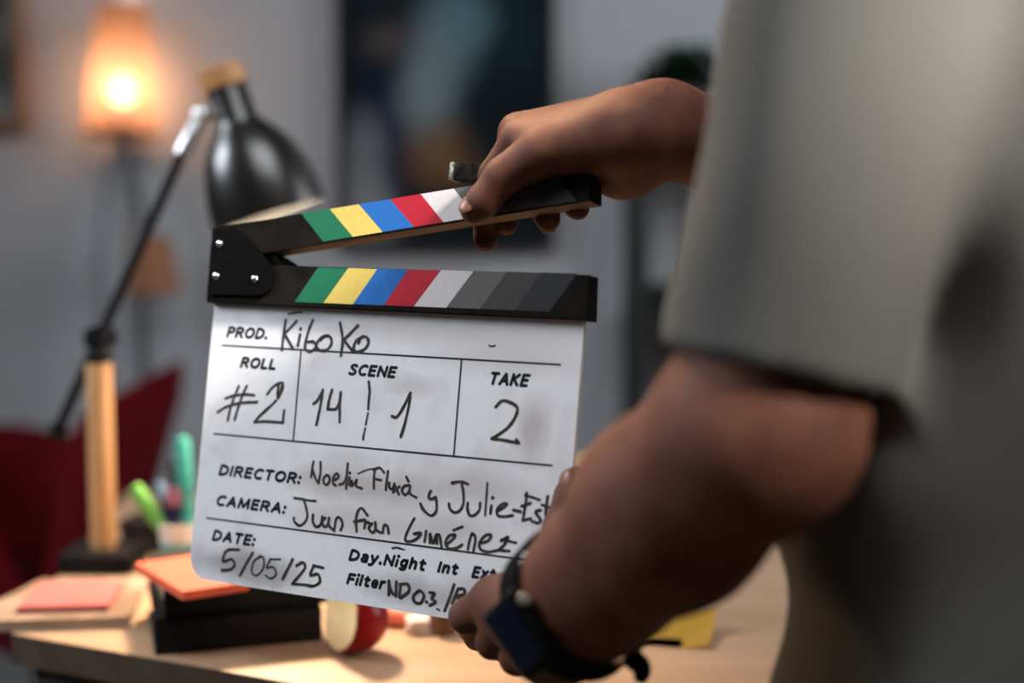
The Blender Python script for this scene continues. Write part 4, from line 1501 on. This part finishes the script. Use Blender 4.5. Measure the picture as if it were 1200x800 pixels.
# left hand: (metacarpals), fingers
L_mcp = [pt(580, 702, 0.880), pt(592, 722, 0.872), pt(618, 748, 0.864), pt(648, 765, 0.852)]
wl = [WL + side_L * s for s in (0.014, 0.005, -0.005, -0.014)]
if np.linalg.norm(wl[0] - L_mcp[0]) > np.linalg.norm(wl[3] - L_mcp[0]):
    wl = wl[::-1]
palm_L = [(wl[i], L_mcp[i], 0.020, 0.0145 if i < 3 else 0.0135) for i in range(4)]
palm_L += [(wl[0], pt(650, 680, 0.856), 0.021, 0.0175), (wl[1], pt(620, 702, 0.872), 0.018, 0.014), (pt(648, 696, 0.850), pt(604, 704, 0.880), 0.014, 0.010)]
fing_L = [
    [(L_mcp[0], pt(546, 722, 0.899), 0.0135, 0.0108), (pt(546, 722, 0.899), pt(560, 745, 0.937), 0.0108, 0.0092), (pt(560, 745, 0.937), pt(580, 724, 0.948), 0.0092, 0.0080)],
    [(L_mcp[1], pt(578, 751, 0.891), 0.0130, 0.0112), (pt(578, 751, 0.891), pt(592, 758, 0.924), 0.0112, 0.0095), (pt(592, 758, 0.924), pt(610, 736, 0.932), 0.0095, 0.0082)],
    [(L_mcp[2], pt(606, 770, 0.880), 0.0128, 0.0110), (pt(606, 770, 0.880), pt(622, 772, 0.912), 0.0110, 0.0092), (pt(622, 772, 0.912), pt(640, 752, 0.920), 0.0092, 0.0080)],
    [(L_mcp[3], pt(642, 780, 0.864), 0.0120, 0.0098), (pt(642, 780, 0.864), pt(655, 778, 0.892), 0.0098, 0.0082), (pt(655, 778, 0.892), pt(670, 762, 0.902), 0.0082, 0.0072)],
    [(pt(650, 680, 0.856), pt(659, 620, 0.870), 0.0170, 0.0122), (pt(659, 620, 0.870), pt(670, 582, 0.8735), 0.0120, 0.0108), (pt(670, 582, 0.8735), pt(675, 563, 0.8740), 0.0108, 0.0090)],
]
# right hand over the upper stick
R_mcp = [pt(610, 163, 0.946), pt(607, 155, 0.966), pt(618, 152, 0.985), pt(640, 158, 1.000)]
palm_R = [(pt(765, 142, 0.905), R_mcp[0], 0.0205, 0.0125), (pt(765, 140, 0.915), R_mcp[1], 0.0200, 0.0125), (pt(768, 143, 0.925), R_mcp[2], 0.0200, 0.0120), (pt(768, 152, 0.93), R_mcp[3], 0.019, 0.0115),
          (pt(748, 158, 0.885), pt(640, 176, 0.903), 0.0225, 0.0155), (pt(745, 188, 0.905), pt(722, 200, 0.915), 0.0190, 0.0165), (pt(715, 150, 0.90), pt(628, 170, 0.925), 0.021, 0.013),
          (pt(742, 200, 0.92), pt(690, 190, 0.955), 0.016, 0.013), (WR, pt(748, 152, 0.90), 0.0255, 0.0245)]
fing_R = [
    [(R_mcp[0], pt(578, 205, 0.965), 0.0125, 0.0103), (pt(578, 205, 0.965), pt(569, 250, 0.968), 0.0103, 0.0092), (pt(569, 250, 0.968), pt(569, 281, 0.963), 0.0092, 0.0082)],
    [(R_mcp[1], pt(592, 205, 0.986), 0.0122, 0.0103), (pt(592, 205, 0.986), pt(591, 246, 0.976), 0.0102, 0.0090), (pt(591, 246, 0.976), pt(594, 262, 0.958), 0.0088, 0.0078)],
    [(R_mcp[2], pt(626, 205, 0.992), 0.0120, 0.0100), (pt(626, 205, 0.992), pt(640, 250, 0.968), 0.0100, 0.0092), (pt(640, 250, 0.968), pt(642, 257, 0.930), 0.0092, 0.0083)],
    [(R_mcp[3], pt(660, 205, 0.980), 0.0112, 0.0095), (pt(660, 205, 0.980), pt(675, 240, 0.955), 0.0095, 0.0085), (pt(675, 240, 0.955), pt(677, 244, 0.918), 0.0085, 0.0078)],
    [(pt(640, 176, 0.903), pt(590, 206, 0.9135), 0.0165, 0.0122), (pt(590, 206, 0.9135), pt(566, 236, 0.9190), 0.0120, 0.0108), (pt(566, 236, 0.9190), pt(555, 246, 0.9215), 0.0108, 0.0090)],
]
# trunk, neck, head (under the shirt and above the picture)
neck0 = MID + A((0, 0, 0.045)) - fdir * 0.01
headc = MID + A((0, 0, 0.235)) + fdir * 0.075
up_h = A((fdir[0] * 0.34, fdir[1] * 0.34, 0.94)); fw_h = A((fdir[0] * 0.94, fdir[1] * 0.94, -0.34))
trunk = [(SL_ + rdir * 0.03, SR_ - rdir * 0.03, 0.042, 0.042), (MID - A((0, 0, 0.06)), MID - A((0, 0, 0.36)), 0.09, 0.085),
         (neck0, headc - up_h * 0.06, 0.058, 0.054)]
head = [(headc + up_h * 0.035 - fw_h * 0.015, headc + up_h * 0.03 + fw_h * 0.02, 0.078, 0.072), (headc - up_h * 0.02 + fw_h * 0.03, headc - up_h * 0.085 + fw_h * 0.055, 0.058, 0.030),
        (headc + up_h * 0.02 + fw_h * 0.083, headc - up_h * 0.025 + fw_h * 0.102, 0.009, 0.013), (headc - up_h * 0.055 + fw_h * 0.080 - rdir * 0.014, headc - up_h * 0.055 + fw_h * 0.080 + rdir * 0.014, 0.010, 0.010),
        (headc + up_h * 0.03 + fw_h * 0.075 - rdir * 0.03, headc + up_h * 0.03 + fw_h * 0.075 + rdir * 0.03, 0.014, 0.014)]
for s in (-1, 1):
    head.append((headc + rdir * 0.074 * s + up_h * 0.018 - fw_h * 0.012, headc + rdir * 0.072 * s - up_h * 0.022 - fw_h * 0.004, 0.013, 0.009))
legs = []
for s in (-1, 1):
    h0 = A((feetc[0], feetc[1], hipz)) + rdir * 0.085 * s
    kn_ = A((feetc[0], feetc[1], 0.43)) + rdir * 0.095 * s + fdir * 0.015
    an_ = A((feetc[0], feetc[1], 0.09)) + rdir * 0.10 * s - fdir * 0.03
    legs.append((h0, kn_, an_))


def hand_field(P, palm, fingers, c, r):
    pd = union_d(P, palm, 0.012, c, r)
    d = pd
    for f_ in fingers:
        d = smin(d, smin(pd, union_d(P, f_, 0.003, c, r), 0.006), 0.0012)
    return d


def body_field(P, c, r):
    d = union_d(P, arms + trunk, 0.02, c, r)
    d = smin(d, hand_field(P, palm_L, fing_L, c, r), 0.012)
    d = smin(d, hand_field(P, palm_R, fing_R, c, r), 0.012)
    d = smin(d, union_d(P, head, 0.014, c, r), 0.012)
    return d


allp = np.array([q for pr in arms + trunk + head for q in pr[:2]] + [q for f_ in fing_L + fing_R for pr in f_ for q in pr[:2]] + [q for pr in palm_L + palm_R for q in pr[:2]])
body = solid_obj('body', solid(body_field, allp.min(0) - 0.12, allp.max(0) + 0.12, 0.0024), M_skin, person)


def nail(c, n_, along, lx, ly):
    n_ = Vector(n_).normalized()
    bm = bmesh.new()
    add_ball(bm, frame(Vector(c), n_, Vector(along)) @ Matrix.Diagonal((lx, ly, 0.0016, 1)), 20)
    obj('fingernail', bm, M_nail, body)


def on_tip(prim, n_, back=0.35, lift=0.94):
    a, b, r1, r2 = prim
    n_ = A(n_)
    ax_ = (b - a) / np.linalg.norm(b - a)
    n_ = n_ - ax_ * (n_ @ ax_); n_ /= np.linalg.norm(n_)
    return b + (a - b) * back + n_ * (r2 + (r1 - r2) * back) * lift, n_, ax_


for prim, n_, lx, ly in ((fing_R[4][2], (-0.75, -0.60, 0.1), 0.0068, 0.0058), (fing_R[2][2], (0.05, -0.65, -0.75), 0.0052, 0.0048), (fing_L[4][2], (-0.7, -0.5, 0.3), 0.0068, 0.0056)):
    c_, n2, a2 = on_tip(prim, n_, 0.1)
    nail(c_, n2, a2, lx, ly)

# hair on the head, and the fine hair along the far forearm
def hair_field(P, c, r):
    d = union_d(P, [(headc + up_h * 0.045 - fw_h * 0.022, headc + up_h * 0.045 + fw_h * 0.012, 0.084, 0.078), (headc - fw_h * 0.045, headc - up_h * 0.04 - fw_h * 0.03, 0.06, 0.05)], 0.02)
    q = P - headc
    cut = (q @ fw_h) * 0.8 - (q @ up_h) * 0.75 - 0.012
    return smax(d, cut, 0.01)


solid_obj('hair', solid(hair_field, headc - 0.16, headc + 0.16, 0.004), M_hair, person)
bm = bmesh.new()
rnd = random.Random(11)
fa = WR - ER
for i in range(150):
    t_ = rnd.uniform(0.25, 1.12)
    c_ = ER + fa * t_
    ang = rnd.uniform(-1.2, 1.2)
    up_ = A((0, 0, 1)); sd_ = np.cross(fa / np.linalg.norm(fa), up_)
    n_ = up_ * math.cos(ang) + sd_ * math.sin(ang)
    s_ = 0.02
    for _k in range(12):                              # walk out to the skin
        s_ -= float(body_field((c_ + n_ * s_)[None].astype(np.float32), None, 0)[0])
    p0 = c_ + n_ * (s_ - 0.0008)
    p2 = p0 + n_ * rnd.uniform(0.002, 0.005) - fa / np.linalg.norm(fa) * rnd.uniform(-0.003, 0.009)
    add_tube(bm, [p0, (p0 + p2) / 2 + n_ * 0.001, p2], [0.00016, 0.00013, 0.00008], 4)
ah = obj('arm_hair', bm, M_hair, body); ah['kind'] = 'stuff'

# the tee
hemL = SL_ + aL * (np.dot(A(W(930, 440, 0.645)) - SL_, aL))
aR = (ER - SR_) / np.linalg.norm(ER - SR_)
hemR = SR_ + aR * 0.19
chest = MID - A((0, 0, 0.10)); waist = MID - A((0.012, 0.0, 0.30)); hips = A((feetc[0], feetc[1], hipz + 0.01))
tee = []
for s in (-1, 1):
    tee += [(chest + rdir * 0.075 * s, waist + rdir * 0.060 * s, 0.108, 0.103), (waist + rdir * 0.060 * s, hips + rdir * 0.062 * s, 0.103, 0.112)]
tee += [(SL_ + A((0, 0, -0.005)), SR_ + A((0, 0, -0.005)), 0.064, 0.064), (MID + A((0, 0, 0.0)), neck0, 0.085, 0.066)]
slv = [(SL_, hemL + aL * 0.03, 0.063, 0.0565)]
slvR = [(SR_, hemR + aR * 0.03, 0.066, 0.058)]


def folds(P):
    q1 = P @ A((21, -9, 34)); q2 = P @ A((-30, 22, 25)); q3 = P @ A((55, 12, -40)); q4 = P @ A((8, 48, 12))
    return (0.0042 * np.sin(q1 + 1.4 * np.sin(q4 * 0.5)) + 0.0034 * np.sin(q2 + 1.1 * np.sin(q1 * 0.6) + 1.0) + 0.0018 * np.sin(q3 + 2.0 * np.sin(q2 * 0.4))).astype(np.float32)


def tee_field(P, c, r):
    d = union_d(P, tee, 0.04, c, r)
    fo = folds(P)
    d = d + fo
    for sl, hp, ax_ in ((slv, hemL, aL), (slvR, hemR, aR)):
        e = union_d(P, sl, 0.02, c, r) + 0.45 * fo
        e = smax(e, (P - hp) @ ax_, 0.004)
        inner = union_d(P, [(hp - ax_ * 0.012, hp + ax_ * 0.08, 0.0470, 0.0470)], 0.0)
        e = smax(e, -inner, 0.003)
        d = smin(d, e, 0.025)
    low = (hipz - 0.09) - P[:, 2]
    d = smax(d, low, 0.006)
    d = smax(d, -(union_d(P, [(neck0 + A((0, 0, 0.03)), neck0 + A((0, 0, 0.12)), 0.064, 0.075)], 0.0)), 0.006)
    return d


lo_ = np.array([min(q[0] for pr in tee + slv + slvR for q in pr[:2]), min(q[1] for pr in tee + slv + slvR for q in pr[:2]), hipz - 0.1]) - 0.13
hi_ = np.array([max(q[k] for pr in tee + slv + slvR for q in pr[:2]) for k in range(3)]) + 0.14
solid_obj('t_shirt', solid(tee_field, lo_, hi_, 0.0042), M_shirt, person)


def trouser_field(P, c, r):
    pr = [(legs[0][0], legs[1][0], 0.112, 0.112)]
    for h0, k0, a0_ in legs:
        pr += [(h0, k0, 0.098, 0.072), (k0, a0_, 0.072, 0.062)]
    d = union_d(P, pr, 0.03, c, r) + 0.4 * folds(P)
    d = smax(d, 0.075 - P[:, 2], 0.004)
    return smax(d, P[:, 2] - (hipz + 0.06), 0.01)


solid_obj('trousers', solid(trouser_field, A((feetc[0] - 0.3, feetc[1] - 0.3, 0.03)), A((feetc[0] + 0.3, feetc[1] + 0.3, hipz + 0.12)), 0.007), M_trouser, person)
for h0, k0, a0_ in legs:
    fp = A((a0_[0], a0_[1], 0.0))

    def shoe_field(P, c, r, fp=fp):
        d = union_d(P, [(fp + A((0, 0, 0.045)) - fdir * 0.05, fp + A((0, 0, 0.04)) + fdir * 0.10, 0.04, 0.042), (fp + A((0, 0, 0.05)) - fdir * 0.02, fp + A((0, 0, 0.10)) - fdir * 0.02, 0.042, 0.045)], 0.02)
        return smax(smax(d, -P[:, 2], 0.003), P[:, 2] - 0.105, 0.004)
    solid_obj('shoe', solid(shoe_field, fp - A((0.2, 0.2, 0.02)), fp + A((0.2, 0.2, 0.14)), 0.005), M_shoe, person)

# ------------------------------------------------------------------ wristwatch on the near wrist
wc = Vector(WL - fL * 0.024)
wa = Vector(fL)
wn = Vector((-0.66, -0.68, -0.18)); wn = (wn - wa * wn.dot(wa)).normalized()
ws = wa.cross(wn).normalized()                    # across the wrist
M_band_ = mat('watch_band', (0.003, 0.003, 0.0035), 0.7, spec=0.04)
M_case = mat('watch_case', (0.004, 0.004, 0.0045), 0.4, spec=0.05)
M_glass = mat('watch_glass', (0.003, 0.007, 0.017), 0.35, spec=0.1)
M_crown = mat('watch_crown', (0.45, 0.42, 0.38), 0.35, metal=0.8)
watch = thing('wristwatch', 'black square wristwatch with a dark bluish screen worn on the near wrist', 'watch', wc)


def to_skin(o_, d_):                              # distance from the wrist axis out to the skin
    best_ = 0.0
    for k_ in (-0.012, 0.0, 0.012):
        s_ = 0.012
        for _i in range(14):
            s_ -= float(body_field(A(o_ + wa * k_ + d_ * s_)[None].astype(np.float32), None, 0)[0])
        best_ = max(best_, s_)
    return best_


rx_ = max(to_skin(wc, ws), to_skin(wc, -ws)) + 0.0006      # wrist half width across, half depth
ry_ = max(to_skin(wc, wn), to_skin(wc, (wn + ws * 0.45).normalized()) * 0.95, to_skin(wc, (wn - ws * 0.45).normalized()) * 0.95) + 0.0008

bm = bmesh.new()
ringo = []
for i in range(48):
    a_ = 2 * math.pi * i / 48
    row = []
    for (r_, z_) in ((0.0, -0.010), (0.0022, -0.010), (0.0022, 0.010), (0.0, 0.010)):
        q = wc + ws * ((rx_ + r_) * math.cos(a_)) + wn * ((ry_ + r_) * math.sin(a_)) + wa * z_
        row.append(bm.verts.new(q))
    ringo.append(row)
for i in range(48):
    for k in range(4):
        a_, b_ = ringo[i], ringo[(i + 1) % 48]
        bm.faces.new((a_[k], a_[(k + 1) % 4], b_[(k + 1) % 4], b_[k]))
obj('strap', bm, M_band_, watch)
cm = Matrix((ws, wa, ws.cross(wa))).transposed().to_4x4()
if ws.cross(wa).dot(wn) < 0:
    cm = Matrix((-ws, wa, (-ws).cross(wa))).transposed().to_4x4()
cm.translation = wc + wn * (ry_ + 0.0040)
bm = bmesh.new(); add_box(bm, (0.043, 0.034, 0.010), cm, 0.0045, 4)
obj('case', bm, M_case, watch)
bm = bmesh.new(); add_box(bm, (0.036, 0.027, 0.0022), cm @ Matrix.Translation((0, 0, 0.0046)), 0.001, 3)
obj('screen', bm, M_glass, watch)
cw = cm @ Matrix.Translation((0.012, -0.018, 0.0))
cw2 = cm @ Matrix.Translation((-0.012, -0.018, 0.0))
best = cw if cw.translation.z > cw2.translation.z else cw2
bm = bmesh.new(); add_lathe(bm, [(0.0034, -0.0006), (0.0036, 0.0), (0.0036, 0.0022), (0.003, 0.0028)], frame(best.translation, -wa), 24)
obj('crown', bm, M_crown, watch)
tl0 = wc - wn * 0.010 + ws * (rx_ + 0.002) * (1 if (wc + ws).z < wc.z else -1)
bm = bmesh.new()
tp = [tl0, tl0 + Vector((0.005, 0.004, -0.006)), tl0 + Vector((0.004, 0.004, -0.014))]
for i in range(1):
    add_tube(bm, catmull(tp, 5), [0.006, 0.006, 0.006, 0.0058, 0.0056, 0.0054, 0.0052, 0.005, 0.0046, 0.004, 0.003], 12)
obj('strap_tail', bm, M_band_, watch)
